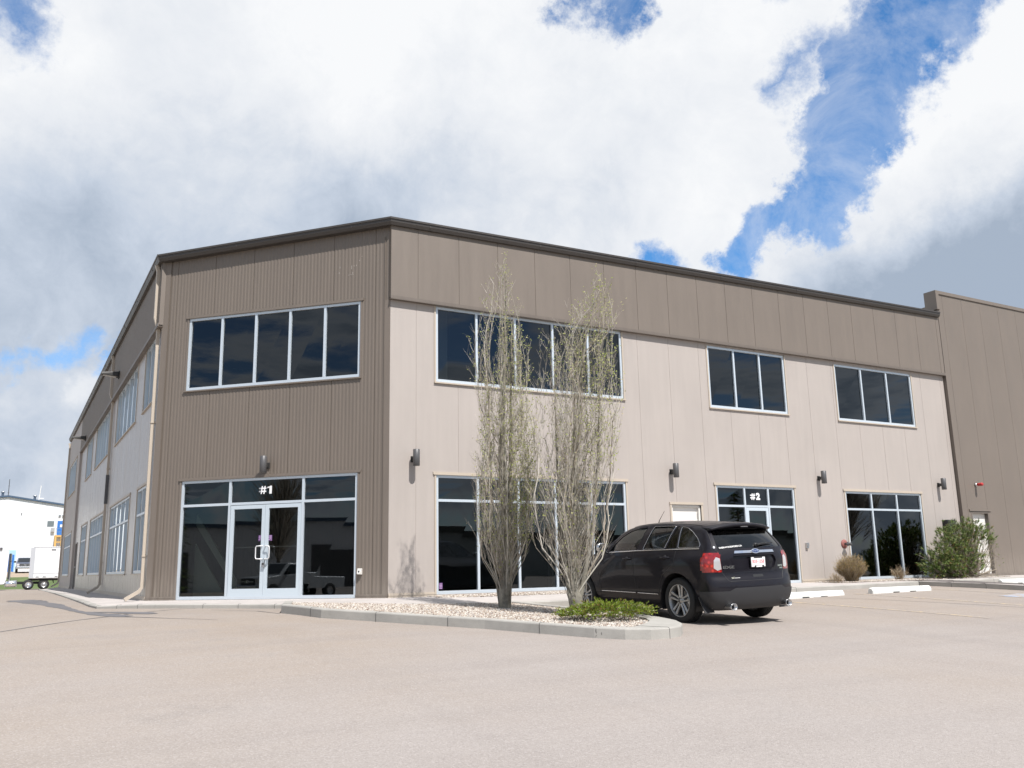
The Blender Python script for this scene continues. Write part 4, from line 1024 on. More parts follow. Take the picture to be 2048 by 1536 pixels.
WL=[.24,.34,.46,.58,.70,.76,.86,.96,1.06,1.16,1.22,1.32,1.44,1.54,1.61,1.68]
UL=[0,.025,.07,.12,.18,.24,.30,.36,.42,.48,.54,.59,.64,.70,.77,.84,.91,.96,1.0]
VL=[-1,-.82,-.6,-.3,0,.3,.6,.82,1]
def bpt(u,v,w):
    zn=WL[w];xr=pl_(REAR,zn)+.17*abs(v)**3.2*(1-.35*(zn>1.2));xf=pl_(FRONT,zn)-.30*abs(v)**3
    x=xr+(xf-xr)*u
    W_=pl_(WID,zn);hood=.93 if zn<1.3 else .93-.16*(zn-1.3)/.38
    W_=W_*(1-ss(2.0,2.75,x))+min(hood,pl_(WID,min(zn,1.06)))*ss(2.0,2.75,x)
    W_*=1-.085*ss(.2,-.95,x) if zn>1.15 else 1-.045*ss(-.1,-.95,x)
    W_*=1-.12*ss(2.9,3.75,x)
    zt=pl_(TOP,x);zb=pl_(BOT,x)
    z=zb+(zn-.24)/(1.68-.24)*(zt-zb) if (x>1.9) else zn+(zb-.24)*(1-(zn-.24)/1.44)+(zt-1.68)*max(0,(zn-1.2)/.48)
    f=ss(1.6,2.3,x); 
    if x<=1.9: z=z*(1-f)+(zb+(zn-.24)/1.44*(zt-zb))*f
    if w==len(WL)-1: z=z-.045*abs(v)**2.2
    return (x,v*W_,z)
def car_surface():
    idx={};V=[];F=[]
    def vid(i,j,k):
        if (i,j,k) not in idx: idx[(i,j,k)]=len(V);V.append(bpt(UL[i],VL[j],k))
        return idx[(i,j,k)]
    I_,J_,K_=len(UL)-1,len(VL)-1,len(WL)-1
    for i in range(I_):
        for k in range(K_):
            F.append((vid(i,J_,k),vid(i,J_,k+1),vid(i+1,J_,k+1),vid(i+1,J_,k)));F.append((vid(i,0,k),vid(i+1,0,k),vid(i+1,0,k+1),vid(i,0,k+1)))
        for j in range(J_):
            F.append((vid(i,j,K_),vid(i+1,j,K_),vid(i+1,j+1,K_),vid(i,j+1,K_)));F.append((vid(i,j,0),vid(i,j+1,0),vid(i+1,j+1,0),vid(i+1,j,0)))
    for j in range(J_):
        for k in range(K_):
            F.append((vid(0,j,k),vid(0,j,k+1),vid(0,j+1,k+1),vid(0,j+1,k)));F.append((vid(I_,j,k),vid(I_,j+1,k),vid(I_,j+1,k+1),vid(I_,j,k+1)))
    mb=MB();mb.add(V,F,0,True);o=mb.build('tmp',M_PAINT);m=o.modifiers.new('s','SUBSURF');m.levels=2;m.render_levels=2
    dg=bpy.context.evaluated_depsgraph_get();me=bpy.data.meshes.new_from_object(o.evaluated_get(dg));bpy.data.objects.remove(o);return me
ref=car_surface()
bm=bmesh.new();bm.from_mesh(ref);bmesh.ops.recalc_face_normals(bm,faces=bm.faces)
refbm=bm.copy();refbm.normal_update();BV=BVHTree.FromBMesh(refbm);refbm.verts.ensure_lookup_table();refbm.faces.ensure_lookup_table()
RN=[v.normal.copy() for v in refbm.verts]
def snorm(p):
    co_,n_,fi,d_=BV.find_nearest(p)
    f=refbm.faces[fi];s=Vector((0,0,0))
    for v in f.verts: s+=RN[v.index]/max(1e-4,(v.co-co_).length)
    return s.normalized()
lay=bm.faces.layers.int.new('part')
def inp(q,P): return inpoly(q[0],q[1],P)
def cut(poly,ax,filt,pid,over=()):
    a,b=ax;k=3-a-b
    mn=[min(p[i] for p in poly)-.02 for i in(0,1)];mx_=[max(p[i] for p in poly)+.02 for i in(0,1)]
    for i in range(len(poly)):
        p=poly[i];q=poly[(i+1)%len(poly)];co_=Vector((0,0,0));co_[a]=p[0];co_[b]=p[1]
        dx,dy=q[0]-p[0],q[1]-p[1];no=Vector((0,0,0));no[a]=-dy;no[b]=dx
        l0=[min(p[i2],q[i2])-.01 for i2 in(0,1)];l1=[max(p[i2],q[i2])+.01 for i2 in(0,1)]
        fs=[]
        for f in bm.faces:
            c_=f.calc_center_median()
            if not filt(c_,f.normal):continue
            xs_=[v.co[a] for v in f.verts];ys_=[v.co[b] for v in f.verts]
            if max(xs_)<l0[0] or min(xs_)>l1[0] or max(ys_)<l0[1] or min(ys_)>l1[1]:continue
            fs.append(f)
        if fs:
            g=list({v for f in fs for v in f.verts})+list({e for f in fs for e in f.edges})+fs
            bmesh.ops.bisect_plane(bm,geom=g,dist=1e-5,plane_co=co_,plane_no=no.normalized())
    for f in bm.faces:
        c_=f.calc_center_median()
        if filt(c_,f.normal) and (f[lay]==0 or f[lay] in over) and inp((c_[a],c_[b]),poly): f[lay]=pid
def rc(poly,r=.03,n=3):
    """round the corners of a polygon"""
    out_=[];k=len(poly)
    for i in range(k):
        p0=Vector(poly[i-1]);p=Vector(poly[i]);p2=Vector(poly[(i+1)%k]);d0=(p0-p);d1=(p2-p);q=min(r,d0.length*.45,d1.length*.45)
        a=p+d0.normalized()*q;b=p+d1.normalized()*q
        for j in range(n+1):
            t_=j/n;s_=(1-t_)**2*a+2*t_*(1-t_)*p+t_**2*b;out_.append((s_.x,s_.y))
    return out_
circ=lambda cx,cz,r,n=28:[(cx+r*math.cos(2*PI*i/n),cz+r*math.sin(2*PI*i/n)) for i in range(n)]
WFR=rc([(1.12,1.215),(2.02,1.19),(1.98,1.235),(1.70,1.44),(1.45,1.545),(1.20,1.585),(.985,1.60)],.03)
WRR=rc([(.34,1.225),(.935,1.215),(.80,1.605),(.22,1.595)],.025)
WSM=rc([(.045,1.23),(.30,1.225),(.185,1.595),(.105,1.585)],.02)
WQ=rc([(-.49,1.235),(-.0,1.23),(.06,1.58),(-.10,1.555),(-.24,1.49),(-.39,1.385),(-.49,1.28)],.03)
FD=rc([(1.10,.36),(1.16,.8),(1.17,1.19),(1.04,1.40),(.955,1.635),(1.24,1.62),(1.50,1.57),(1.75,1.46),(2.06,1.25),(2.22,1.17),(2.25,.8),(2.24,.55),(2.2,.36)],.02)
RD=rc([(1.10,.36),(1.16,.8),(1.17,1.19),(1.04,1.40),(.955,1.635),(.15,1.63),(.07,1.58),(.02,1.2),(.03,.98),(.16,.90),(.34,.80),(.47,.62),(.53,.36)],.02)
LAMP_S=[(-.60,.87),(-.60,1.07),(-.9,1.135),(-1.1,1.135),(-1.1,.835),(-.9,.835)]
side=lambda s:(lambda c_,n:c_.y*s>.55 and n.y*s>.15)
for s,off in((1,0),(-1,20)):
    f=side(s)
    for cx in (0,2.824):
        cut(circ(cx,.37,.455),(0,2),lambda c_,n,s=s:c_.y*s>.60 ,99)
    cut(WFR,(0,2),f,1+off);cut(WRR,(0,2),f,2+off);cut(WSM,(0,2),f,3+off);cut(WQ,(0,2),f,4+off)
    cut(LAMP_S,(0,2),lambda c_,n,s=s:c_.y*s>.69 and n.y*s>-.2 and c_.x<-.4,7+off)
    cut(FD,(0,2),f,5+off);cut(RD,(0,2),f,6+off)
rearf=lambda c_,n:n.x<-.25 and c_.x<-.3
for s in(1,-1): cut([(s*.69,1.14),(s*.675,.835),(s*1.0,.835),(s*1.0,1.14)][::s],(1,2),lambda c_,n:n.x<-.1 and c_.x<-.55,7 if s>0 else 27,over=(7,27))
for s in(1,-1): cut([(s*.695,1.05),(s*.68,.88),(s*.745,.86),(s*.80,.90),(s*.79,1.02),(s*.75,1.07)][::s],(1,2),lambda c_,n:n.x<-.1 and c_.x<-.55,8 if s>0 else 28,over=(7,27))
RG=rc([(.70,1.20),(-.70,1.20),(-.60,1.52),(.60,1.52)],.05);cut(RG,(1,2),rearf,40)
RCS=rc([(.44,1.085),(-.44,1.085),(-.50,.99),(-.42,.865),(.42,.865),(.50,.99)],.04);cut(RCS,(1,2),rearf,41)
TGT=rc([(.59,.685),(.675,.83),(.69,1.15),(.76,1.21),(.64,1.56),(-.64,1.56),(-.76,1.21),(-.69,1.15),(-.675,.83),(-.59,.685)],.03);cut(TGT,(1,2),rearf,42)
VAL=[(1.2,.1),(1.2,.535),(.60,.535),(.50,.58),(-.50,.58),(-.60,.535),(-1.2,.535),(-1.2,.1)];cut(VAL,(1,2),lambda c_,n:c_.x<-.52 ,43)
BMP=[(-1.2,.535),(-1.2,.835),(-.60,.835),(-.52,.70),(-.50,.535)]
for s in(1,-1): cut(BMP,(0,2),lambda c_,n,s=s:c_.y*s>.0,44)
WSH=rc([(.74,1.20),(-.74,1.20),(-.60,1.60),(.60,1.60)],.05);cut(WSH,(1,2),lambda c_,n:n.x>.2 and 1.55<c_.x<2.75 and n.z>.2,45)
bmesh.ops.delete(bm,geom=[f for f in bm.faces if f[lay]==99],context='FACES')
CAR=thing('parked_car','black five door crossover parked nose to the wall beside the planting island','car',(3.50,-6.48,-.362))
_fx=Vector((math.cos(1.5655)*math.cos(.0176),math.sin(1.5655)*math.cos(.0176),math.sin(.0176)));_l=Vector((-math.sin(1.5655),math.cos(1.5655),0));_u=_fx.cross(_l);_l2=math.cos(-.0235)*_l+math.sin(-.0235)*_u;_u=_fx.cross(_l2)
CAR.rotation_euler=Matrix(((_fx.x,_l2.x,_u.x),(_fx.y,_l2.y,_u.y),(_fx.z,_l2.z,_u.z))).to_euler()
def piece(name,ids,m,parent,off=0.0,rim=None,rimd=.02):
    """copy the faces of these ids into a new object, with the smooth normals of the whole body"""
    vm={};V=[];F=[];N_=[];fs=[f for f in bm.faces if f[lay] in ids]
    for f in fs:
        for v in f.verts:
            if v not in vm:
                n_=snorm(v.co);vm[v]=len(V);V.append(v.co+n_*off);N_.append(n_)
        F.append([vm[v] for v in f.verts])
    mi=[0]*len(F);sm=[True]*len(F);nl=len(F)
    if rim is not None:
        cnt={}
        for f in fs:
            for e in f.edges: cnt[e]=cnt.get(e,0)+1
        for f in fs:
            for lp in f.loops:
                if cnt[lp.edge]==1:
                    a=lp.vert;b=lp.link_loop_next.vert;i=vm[a];j=vm[b];k=len(V)
                    V.append(V[i]-N_[i]*rimd);V.append(V[j]-N_[j]*rimd);F.append([j,i,k,k+1]);mi.append(1)
    me=bpy.data.meshes.new(name);me.from_pydata([tuple(v) for v in V],[],F);me.materials.append(m)
    if rim is not None: me.materials.append(rim)
    while len(mi)<len(F): mi.append(0)
    me.polygons.foreach_set('material_index',mi);me.polygons.foreach_set('use_smooth',[i<nl for i in range(len(F))]);me.update()
    nn=[]
    for p in me.polygons:
        for vi in p.vertices: nn.append(tuple(N_[vi]) if p.index<nl and vi<len(N_) else (0,0,0))
    me.normals_split_custom_set(nn)
    o=bpy.data.objects.new(name,me);COL.objects.link(o);o.parent=parent;return o
body=piece('body',{0},M_PAINT,CAR,rim=M_BLACK)
def surf_y(x,z,s):
    h=BV.ray_cast(Vector((x,3*s,z)),Vector((0,-s,0)));return h[0] if h[0] else Vector((x,.9*s,z))
def surf_x(y,z):
    h=BV.ray_cast(Vector((-3,y,z)),Vector((1,0,0)));return h[0] if h[0] else Vector((-.9,y,z))
def seam(poly,s,r=.005,mat_=None,name='seam',parent=None,lift=-.001,close=True,rear=False,ry=1.0):
    pts=[];P=poly+[poly[0]] if close else poly
    for a,b in zip(P,P[1:]):
        n=max(1,int(math.hypot(b[0]-a[0],b[1]-a[1])/.04))
        for k in range(n): pts.append((a[0]+(b[0]-a[0])*k/n,a[1]+(b[1]-a[1])*k/n))
    pts.append(P[-1]);Q=[]
    for p in pts:
        q=surf_x(*p) if rear else surf_y(p[0],p[1],s);Q.append(q+snorm(q)*lift)
    mb=MB();mb.tube(Q,r,6,0,not close);return mb.build(name,mat_ or M_BLACK,parent or CAR)
for s,off in((1,0),(-1,20)):
    d1=piece('front_door',{5+off},M_PAINT,CAR,rim=M_BLACK);d2=piece('rear_door',{6+off},M_PAINT,CAR,rim=M_BLACK)
    seam(FD,s,parent=d1);seam(RD,s,parent=d2)
    piece('window',{1+off},M_CARGL,d1,-.008,M_BLACK,-.010);piece('window',{2+off},M_CARGLD,d2,-.008,M_BLACK,-.010);piece('window',{3+off},M_CARGLD,d2,-.008,M_BLACK,-.010)
    piece('quarter_window',{4+off},M_CARGLD,CAR,-.008,M_BLACK,-.010)
    seam([(-.50,1.212),(.02,1.209),(1.1,1.193),(2.0,1.168)],s,.010,M_CHROME,'belt_trim',CAR,.002,False)
    for (poly,pr) in ((WQ,CAR),(WRR,d2)): seam(poly,s,.0035,M_CHROME,'window_trim',pr,.003)
    seam([(2.18,.475),(1.16,.468)],s,.007,M_CHROME,'door_trim',d1,.004,False);seam([(1.10,.467),(.53,.462)],s,.007,M_CHROME,'door_trim',d2,.004,False)
    for d_,x,z in((d1,1.35,1.055),(d2,.27,1.075)):
        q=surf_y(x,z,s);hb=MB();hb.tube([q+Vector((-.10,-.004*s,0)),q+Vector((-.085,.035*s,.0)),q+Vector((.085,.04*s,0)),q+Vector((.10,-.002*s,0))],[.012,.015,.015,.012],8);hb.build('handle',M_PAINT,d_)
        hb=MB();hb.lathe([(0,.004),(.04,.004),(.042,-.02)],16,Matrix.Translation(q+Vector((.0,0,-.002)))@Matrix.Rotation(0 if s>0 else PI,4,'Z'));hb.build('handle_cup',M_BLACK,d_)
    # tail lamp
    tl=piece('tail_lamp',{7+off},M_TAILR,CAR,.006,M_TAILR,.02);piece('reversing_lens',{8+off},M_TAILW,tl,.009,M_TAILW,.015)
    # mirror
    mb=MB();mc=Vector((1.98,1.04*s,1.265));
    rows=[];
    for i,(dx,sc) in enumerate([(-.05,.86),(-.045,1),(.0,1),(.05,.82),(.085,.4)]):
        rows.append([mc+Vector((dx,.115*sc*math.copysign(abs(math.cos(a))**.7,math.cos(a)),.082*sc*math.copysign(abs(math.sin(a))**.7,math.sin(a)))) for a in [2*PI*j/20 for j in range(20)]])
    V=[p for r_ in rows for p in r_];mb.add(V,[(i*20+j,i*20+(j+1)%20,(i+1)*20+(j+1)%20,(i+1)*20+j) for i in range(4) for j in range(20)],0,True)
    mb.add(rows[-1],[tuple(range(20))],0);mb.tube([mc+Vector((.02,-.06*s,-.07)),mc+Vector((.05,-.15*s,-.10))],.03,8)
    mo=mb.build('wing_mirror',M_CHROME,CAR);mb=MB();mb.add([mc+(p-mc)*.93+Vector((-.004,0,0)) for p in rows[0]],[tuple(range(19,-1,-1))]);mb.build('mirror_glass',mat('mirror',(.7,.78,.82),.03,1),mo)
    mb=MB();mb.add([(-.50,.70*s,.44),(-.50,.93*s,.44),(-.62,.92*s,.20),(-.62,.72*s,.20),(-.52,.70*s,.44),(-.52,.93*s,.44),(-.635,.92*s,.20),(-.635,.72*s,.20)],[(0,1,2,3),(7,6,5,4),(0,4,5,1),(1,5,6,2),(2,6,7,3),(3,7,4,0)]);mb.build('mud_flap',M_CLAD,CAR)
    # wheels
    for cx in(0,2.824):
        wv=MB();M=Matrix.Translation((cx,.80*s,.372))@Matrix.Rotation(0 if s>0 else PI,4,'Z')
        pr=[(.262,.105),(.285,.122),(.33,.124),(.358,.112),(.372,.09),(.377,.05)]
        tread=[]
        for y in(.05,.03,.03,.022,.022,0,-.02,-.02,-.028,-.028,-.05): tread.append(y)
        prof=pr+[(.369,.045),(.369,.040),(.378,.038),(.378,.008),(.369,.006),(.369,-.002),(.378,-.004),(.378,-.034),(.369,-.036),(.369,-.042),(.377,-.045),(.377,-.06),(.37,-.095),(.355,-.115),(.33,-.124),(.262,-.105)]
        wv.lathe(prof,56,M);w_=wv.build('wheel',M_TYRE,CAR)
        rb=MB();rb.lathe([(.262,.112),(.262,.100),(.250,.085),(.243,.03),(.235,-.09),(.262,-.105)],56,M)
        rb.lathe([(.266,.104),(.266,.113),(.258,.116),(.252,.108)],56,M)
        for k in range(5):
            a0=2*PI*k/5+PI/2+.06
            for sg in(-1,1):
                R_=M@Matrix.Rotation(-a0,4,'Y');V=[]
                for x_,wd_,oy,yy0 in((.045,.019,.022,.078),(.12,.017,.030,.080),(.19,.021,.036,.087),(.25,.025,.048,.094)):
                    for u_,dy in((-wd_,-.006),(-wd_*.55,.006),(wd_*.55,.006),(wd_,-.006),(wd_*.8,-.045),(-wd_*.8,-.045)):
                        V.append(R_@Vector((x_,yy0+dy,sg*oy+u_)))
                rb.add(V,[(i*6+j,i*6+(j+1)%6,(i+1)*6+(j+1)%6,(i+1)*6+j) for i in range(3) for j in range(6)],0)
        rb.lathe([(0,.082),(.03,.082),(.034,.076),(.07,.070),(.075,.055),(.075,.0)],28,M)
        rb.build('rim',M_RIM,w_)
        nb=MB();
        for k in range(5):
            a0=2*PI*k/5+PI/2+.06+PI/5;R_=M@Matrix.Rotation(-a0,4,'Y')@Matrix.Translation((.053,0,0));nb.lathe([(0,.072),(.011,.072),(.011,.04)],10,R_)
        nb.build('lug_nuts',M_BLACK,w_)
        bd=MB();bd.lathe([(0,.0),(.165,.0),(.165,-.02),(0,-.02)],28,M);bd.build('brake_disc',M_STEEL,w_)
        # arch liner
        lb=MB();V=[];n=20
        for i in range(n+1):
            a=-.35+(PI+.7)*i/n
            for y in(.93,.58): V.append((cx+.452*math.cos(a),y*s,.37+.452*math.sin(a)))
        lb.add(V,[(2*i,2*i+1,2*i+3,2*i+2) for i in range(n)]);c0=[V[2*i+1] for i in range(n+1)];lb.add(c0,[tuple(range(n+1))])
        lb.build('wheel_arch_liner',M_BLACK,CAR)
    # exhaust tips
    mb=MB();M=Matrix.Translation((-.90,.60*s,.295))@Matrix.Rotation(PI/2,4,'Z')@Matrix.Diagonal((1.12,1,.92,1))
    mb.lathe([(.05,-.2),(.056,.03),(.062,.06),(.060,.066),(.052,.062),(.050,-.02),(0,-.03)],24,M);et=mb.build('exhaust_tip',M_STEEL,CAR);mb=MB();mb.lathe([(0,-.0),(.0495,-.0),(.0495,-.01)],20,M);mb.build('pipe_bore',M_BLACK,et)
tg=piece('tailgate',{42},M_PAINT,CAR,rim=M_BLACK);seam(TGT,1,.0065,parent=tg,rear=True)
piece('rear_window',{40},M_REARGL,tg,-.006,M_BLACK,-.008);piece('plate_recess',{41},M_PAINT,tg,-.028,M_PAINT,-.03)
piece('bumper_cladding',{43},M_CLAD,CAR,.016,M_CLAD,.025);piece('rear_bumper',{44},M_PAINT,CAR,.004,M_BLACK,.02);piece('windscreen',{45},M_CARGL,CAR,-.006,M_BLACK,-.008)
# spoiler
mb=MB();ys_=[-.66,-.64,-.5,-.25,0,.25,.5,.64,.66];sec=[]
for y in ys_:
    a=abs(y)/.66;dx=.10*a**3;dz=-.055*a**3-.012*a;k=.6 if a>.98 else 1
    base=[(-.34,1.636),(-.50,1.632),(-.66,1.612),(-.705,1.592),(-.70,1.565),(-.62,1.545),(-.52,1.545),(-.36,1.60)]
    sec.append([(x_+dx,y,1.59+(z_-1.59)*k+dz) for x_,z_ in base])
V=[p for q in sec for p in q];n=8
mb.add(V,[(i*n+j,i*n+(j+1)%n,(i+1)*n+(j+1)%n,(i+1)*n+j) for i in range(len(ys_)-1) for j in range(n)],0,True);mb.add(sec[0],[tuple(range(n-1,-1,-1))]);mb.add(sec[-1],[tuple(range(n))])
so_=mb.build('spoiler',M_PAINT,CAR)
mb=MB();mb.box((-.665,-.02,1.553),(.012,.075,.010));mb.build('brake_light',M_TAILW,so_)
# tailgate trim, badge, lettering
def rearM(y,z,lift,sc=1):
    q=surf_x(y,z);n=snorm(q);xa=Vector((0,-1,0));xa=(xa-n*xa.dot(n)).normalized();ya=n.cross(xa);p=q+n*lift
    return Matrix(((xa.x,ya.x,n.x,p.x),(xa.y,ya.y,n.y,p.y),(xa.z,ya.z,n.z,p.z),(0,0,0,1)))
def patch(mb,y0,y1,z0,z1,lift,th,m=0,slant=0):
    n=10;top=[];bot=[]
    for i in range(n+1):
        f=i/n;yt=y0+(y1-y0)*f;yb=(y0-slant)+(y1-y0+2*slant)*f
        for L,(yy_,z_) in((top,(yt,z1)),(bot,(yb,z0))):
            q=surf_x(yy_,z_);L.append(q)
    for i in range(n):
        A_=[bot[i],bot[i+1],top[i+1],top[i]];n_=Vector((-1,0,.15));P=[p+n_*(lift+th) for p in A_];Q_=[p+n_*(lift-.01) for p in A_]
        mb.add(P+Q_,[(0,3,2,1),(0,1,5,4),(2,3,7,6),(1,2,6,5),(3,0,4,7)],m)
mb=MB();patch(mb,.41,-.43,1.120,1.160,.0,.016,0,-.02);bar_=mb.build('chrome_bar',M_CHROME,tg)
bd=MB();M=rearM(-.01,1.142,.026);
def ell(mb,M,a,b,z0,z1,m,n=36):
    V=[M@Vector((a*math.cos(2*PI*i/n),b*math.sin(2*PI*i/n),z)) for z in(z0,z1) for i in range(n)];mb.add(V,[tuple(range(n,2*n))]+[(i,(i+1)%n,n+(i+1)%n,n+i) for i in range(n)],m)
ell(bd,M,.092,.040,-.02,.0,0);ell(bd,M,.080,.032,.0,.002,1);ell(bd,M,.074,.027,.002,.003,2);ell(bd,M,.076,.029,.0005,.0025,0)
bo=bd.build('emblem',[M_CHROME,M_CHROME,mat('emblem_blue',(.01,.035,.16),.3,.2)],tg)
text_obj('emblem_script','Ford',.052,M_CHROME,bo,M@Matrix.Translation((0,.002,.004))@Matrix.Shear('XZ',4,(0,0)),bold=.0008,ext=.001,sx=1.15)
text_obj('model_lettering','EDGE',.058,M_CHROME,tg,rearM(.555,.905,.003),bold=.002,ext=.002,sx=1.45)
text_obj('trim_lettering','LIMITED',.034,M_CHROME,tg,rearM(-.585,.895,.003),bold=.001,ext=.002,sx=1.1)
text_obj('trim_lettering','AWD',.034,M_CHROME,tg,rearM(-.61,.855,.003),bold=.001,ext=.002,sx=1.1)
text_obj('window_decal','SHERWOODFORD.CA',.040,M_WHITE,tg,rearM(.445,1.225,.004),bold=.0006,ext=.0005,sx=1.15)
text_obj('dealer_decal','S&D',.035,mat('cream_decal',(.6,.6,.5),.5),tg,rearM(.50,.735,.004),bold=.0,ext=.0005)
mb=MB();patch(mb,.465,.37,.732,.737,.003,.001);mb.build('dealer_decal',M_WHITE,tg)
pm=surf_x(-.05,.965)
pt_=thing('licence_plate','','plate') if False else None
mb=MB();px_=pm.x-.0;MP=Matrix(((0,0,-1,px_-.012),(-1,0,0,-.05),(0,1,0,.972),(0,0,0,1)))
def rbx(mb,x0,x1,y0,y1,z0,z1,m): 
    V=[MP@Vector(p) for p in((x0,y0,z0),(x1,y0,z0),(x1,y1,z0),(x0,y1,z0),(x0,y0,z1),(x1,y0,z1),(x1,y1,z1),(x0,y1,z1))];mb.add(V,[(4,5,6,7),(0,1,5,4),(1,2,6,5),(2,3,7,6),(3,0,4,7)],m)
rbx(mb,-.165,.165,-.088,.088,-.01,.0,1);rbx(mb,-.152,.152,-.076,.076,.0,.004,0);rbx(mb,-.085,.12,-.088,-.055,.0,.008,1);rbx(mb,-.055,.075,-.083,-.060,.008,.009,0);rbx(mb,-.09,.09,.062,.088,.0,.008,1)
po_=mb.build('licence_plate',[mat('plate_white',(.78,.77,.76),.4),M_BLACK],tg)
text_obj('plate_number','BXF-1358',.075,mat('plate_red',(.60,.12,.14),.5),po_,MP@Matrix.Translation((0,.004,.005)),bold=.001,ext=.0005,sx=.86)
mb=MB();q=surf_x(-.10,1.245);q2=surf_x(-.50,1.275);mb.tube([q+Vector((-.03,0,0)),q.lerp(q2,.25)+Vector((-.035,0,.008)),q2+Vector((-.03,0,0))],[.02,.016,.006],8);mb.lathe([(0,.02),(.03,.02),(.035,-.02)],16,Matrix.Translation(q+Vector((-.005,0,-.0)))@Matrix.Rotation(PI/2,4,'Z'));mb.build('wiper',M_BLACK,tg)
mb=MB();patch(mb,.09,-.13,.735,.775,-.0,.002);mb.build('gate_handle',M_BLACK,tg)
mb=MB();patch(mb,.62,-.62,.805,.810,.0,.004);mb.build('gate_crease',M_PAINT,tg)
seam([(.44,1.085),(-.44,1.085)],1,.006,M_PAINT,'recess_lip',tg,.004,False,True)
# antenna, roof rails line, cabin
mb=MB();mb.tube([(1.56,0,1.66),(1.53,0,1.73),(1.36,0,1.90)],[.014,.006,.003],6);mb.build('antenna',M_BLACK,CAR)
for s in(1,-1):
    Q_=[];
    for x in np.linspace(-.35,1.5,14): 
        h=BV.ray_cast(Vector((x,.60*s,3)),Vector((0,0,-1)));Q_.append(h[0]+Vector((0,0,.001)))
    mb=MB();mb.tube(Q_,.006,6);mb.build('roof_seam',M_BLACK,CAR)
mb=MB();mb.box((1.35,0,.40),(2.1,.78,.02));mb.box((1.4,0,.26),(1.5,.5,.08));mb.box((-.45,0,.62),(.3,.62,.28));mb.build('cabin_floor',M_BLACK,CAR)
def seat(x,y,w,hr=True,name='seat'):
    mb=MB();mb.box((x,y,.68),(.25,w,.10));mb.box((x-.27,y,1.0),(.07,w,.34),M=Matrix.Rotation(R(-14),3,'Y'))
    o=mb.build(name,M_SEAT,CAR,bevel=.04);
    for yy_ in ([y] if w<.4 else [y-.38,y+.38]):
        hb=MB();hb.box((x-.37,yy_,1.42),(.05,.13,.085),M=Matrix.Rotation(R(-10),3,'Y'));hb.tube([(x-.35,yy_-.05,1.3),(x-.365,yy_-.05,1.4)],.008,6);hb.tube([(x-.35,yy_+.05,1.3),(x-.365,yy_+.05,1.4)],.008,6);hb.build('headrest',M_SEAT,o,bevel=.03)
    return o
seat(1.35,.40,.25,name='front_seat');seat(1.35,-.40,.25,name='front_seat');seat(.45,0,.62,name='rear_seat')
mb=MB();mb.box((2.2,0,1.0),(.28,.74,.14));mb.build('dashboard',M_PLAST,CAR,bevel=.05)
mb=MB();V=[];M=Matrix.Translation((1.83,.40,1.12))@Matrix.Rotation(R(65),4,'Y')
mb.tube([M@Vector((.19*math.cos(2*PI*i/24),.19*math.sin(2*PI*i/24),0)) for i in range(25)],.014,8);mb.tube([M@Vector((-.18,0,0)),M@Vector((.18,0,0))],.014,6);mb.build('steering_wheel',M_PLAST,CAR)
refbm.free();bm.free()
# ------------------------------------------------------------------ far left background
Gy=lambda x,y:gz(x,y)
M_WSID=mat('white_corrugated_siding',(.74,.76,.78),.45);t=NT(M_WSID);c=t.coord('Object')
wv=t.new('ShaderNodeTexWave',wave_type='BANDS',bands_direction='X');wv.inputs['Scale'].default_value=1.05;t.link(c,wv.inputs['Vector']);t.bump(wv.outputs['Fac'],.5,.05)
t.link(t.mix(t.mapr(wv.outputs['Fac'],.0,.25,.25,0),(.74,.76,.78),(.5,.54,.6)),t.b.inputs['Base Color'])
M_BLUE=mat('blue_door_paint',(.03,.16,.50),.5);M_DKBL=mat('dark_blue_trim',(.06,.10,.16),.5);M_WOOD=mat('yellow_timber',(.62,.38,.12),.7)
WB=thing('white_warehouse','white corrugated metal warehouse with a low gable roof in the far left background','building',(-7.5,119,1.2))
def lx(x):return x+7.5
mb=MB();P=[(-26,-2.0),(20,-2.0),(20,6.95),(0,10.0),(-26,7.0)]
V=[(x,0,z) for x,z in P]+[(x,40,z) for x,z in P];n=5
mb.add(V,[(0,1,2,3,4),(9,8,7,6,5)]+[(i,i+5,(i+1)%5+5,(i+1)%5) for i in(0,1,4)]);mb.build('wall',M_WSID,WB)
mb=MB()
for (x0,z0),(x1,z1) in(((-26.3,6.98),(0,10.02)),((0,10.02),(20.3,6.92))):
    mb.add([(x0,-.25,z0),(x1,-.25,z1),(x1,40.3,z1),(x0,40.3,z0),(x0,-.25,z0+.22),(x1,-.25,z1+.22),(x1,40.3,z1+.22),(x0,40.3,z0+.22)],[(3,2,1,0),(4,5,6,7),(0,1,5,4),(1,2,6,5),(2,3,7,6),(3,0,4,7)])
mb.build('roof',M_DKBL,WB)
z0=1.2
def wbox(name,x0,x1,za,zb,d,m,par=WB,d0=0.0):
    mb=MB();mb.box((lx((x0+x1)/2),-(d+d0)/2,(za+zb)/2-z0),((x1-x0)/2,(d-d0)/2,(zb-za)/2));return mb.build(name,m,par)
wd_=wbox('door',-1.33,-.34,6.1,8.07,.06,M_BLUE);wbox('door_notice',-1.0,-.72,7.22,7.58,.08,M_WHITE,wd_,.061)
wbox('window',-2.57,-1.76,7.32,8.05,.05,mat('grey_window',(.16,.19,.2),.2));wbox('heat_pump',-2.08,-1.62,6.58,7.12,.35,mat('grey_unit',(.35,.36,.37),.6))
wbox('wall_light',-1.27,-.98,8.70,8.88,.2,M_STEEL);wbox('wall_light',-.84,-.56,8.70,8.88,.2,M_STEEL)
wbox('wall_bracket',-5.80,-5.72,8.85,9.12,.1,M_LAMP);wbox('wall_vent',-7.9,-7.6,4.2,4.5,.15,M_LAMP)
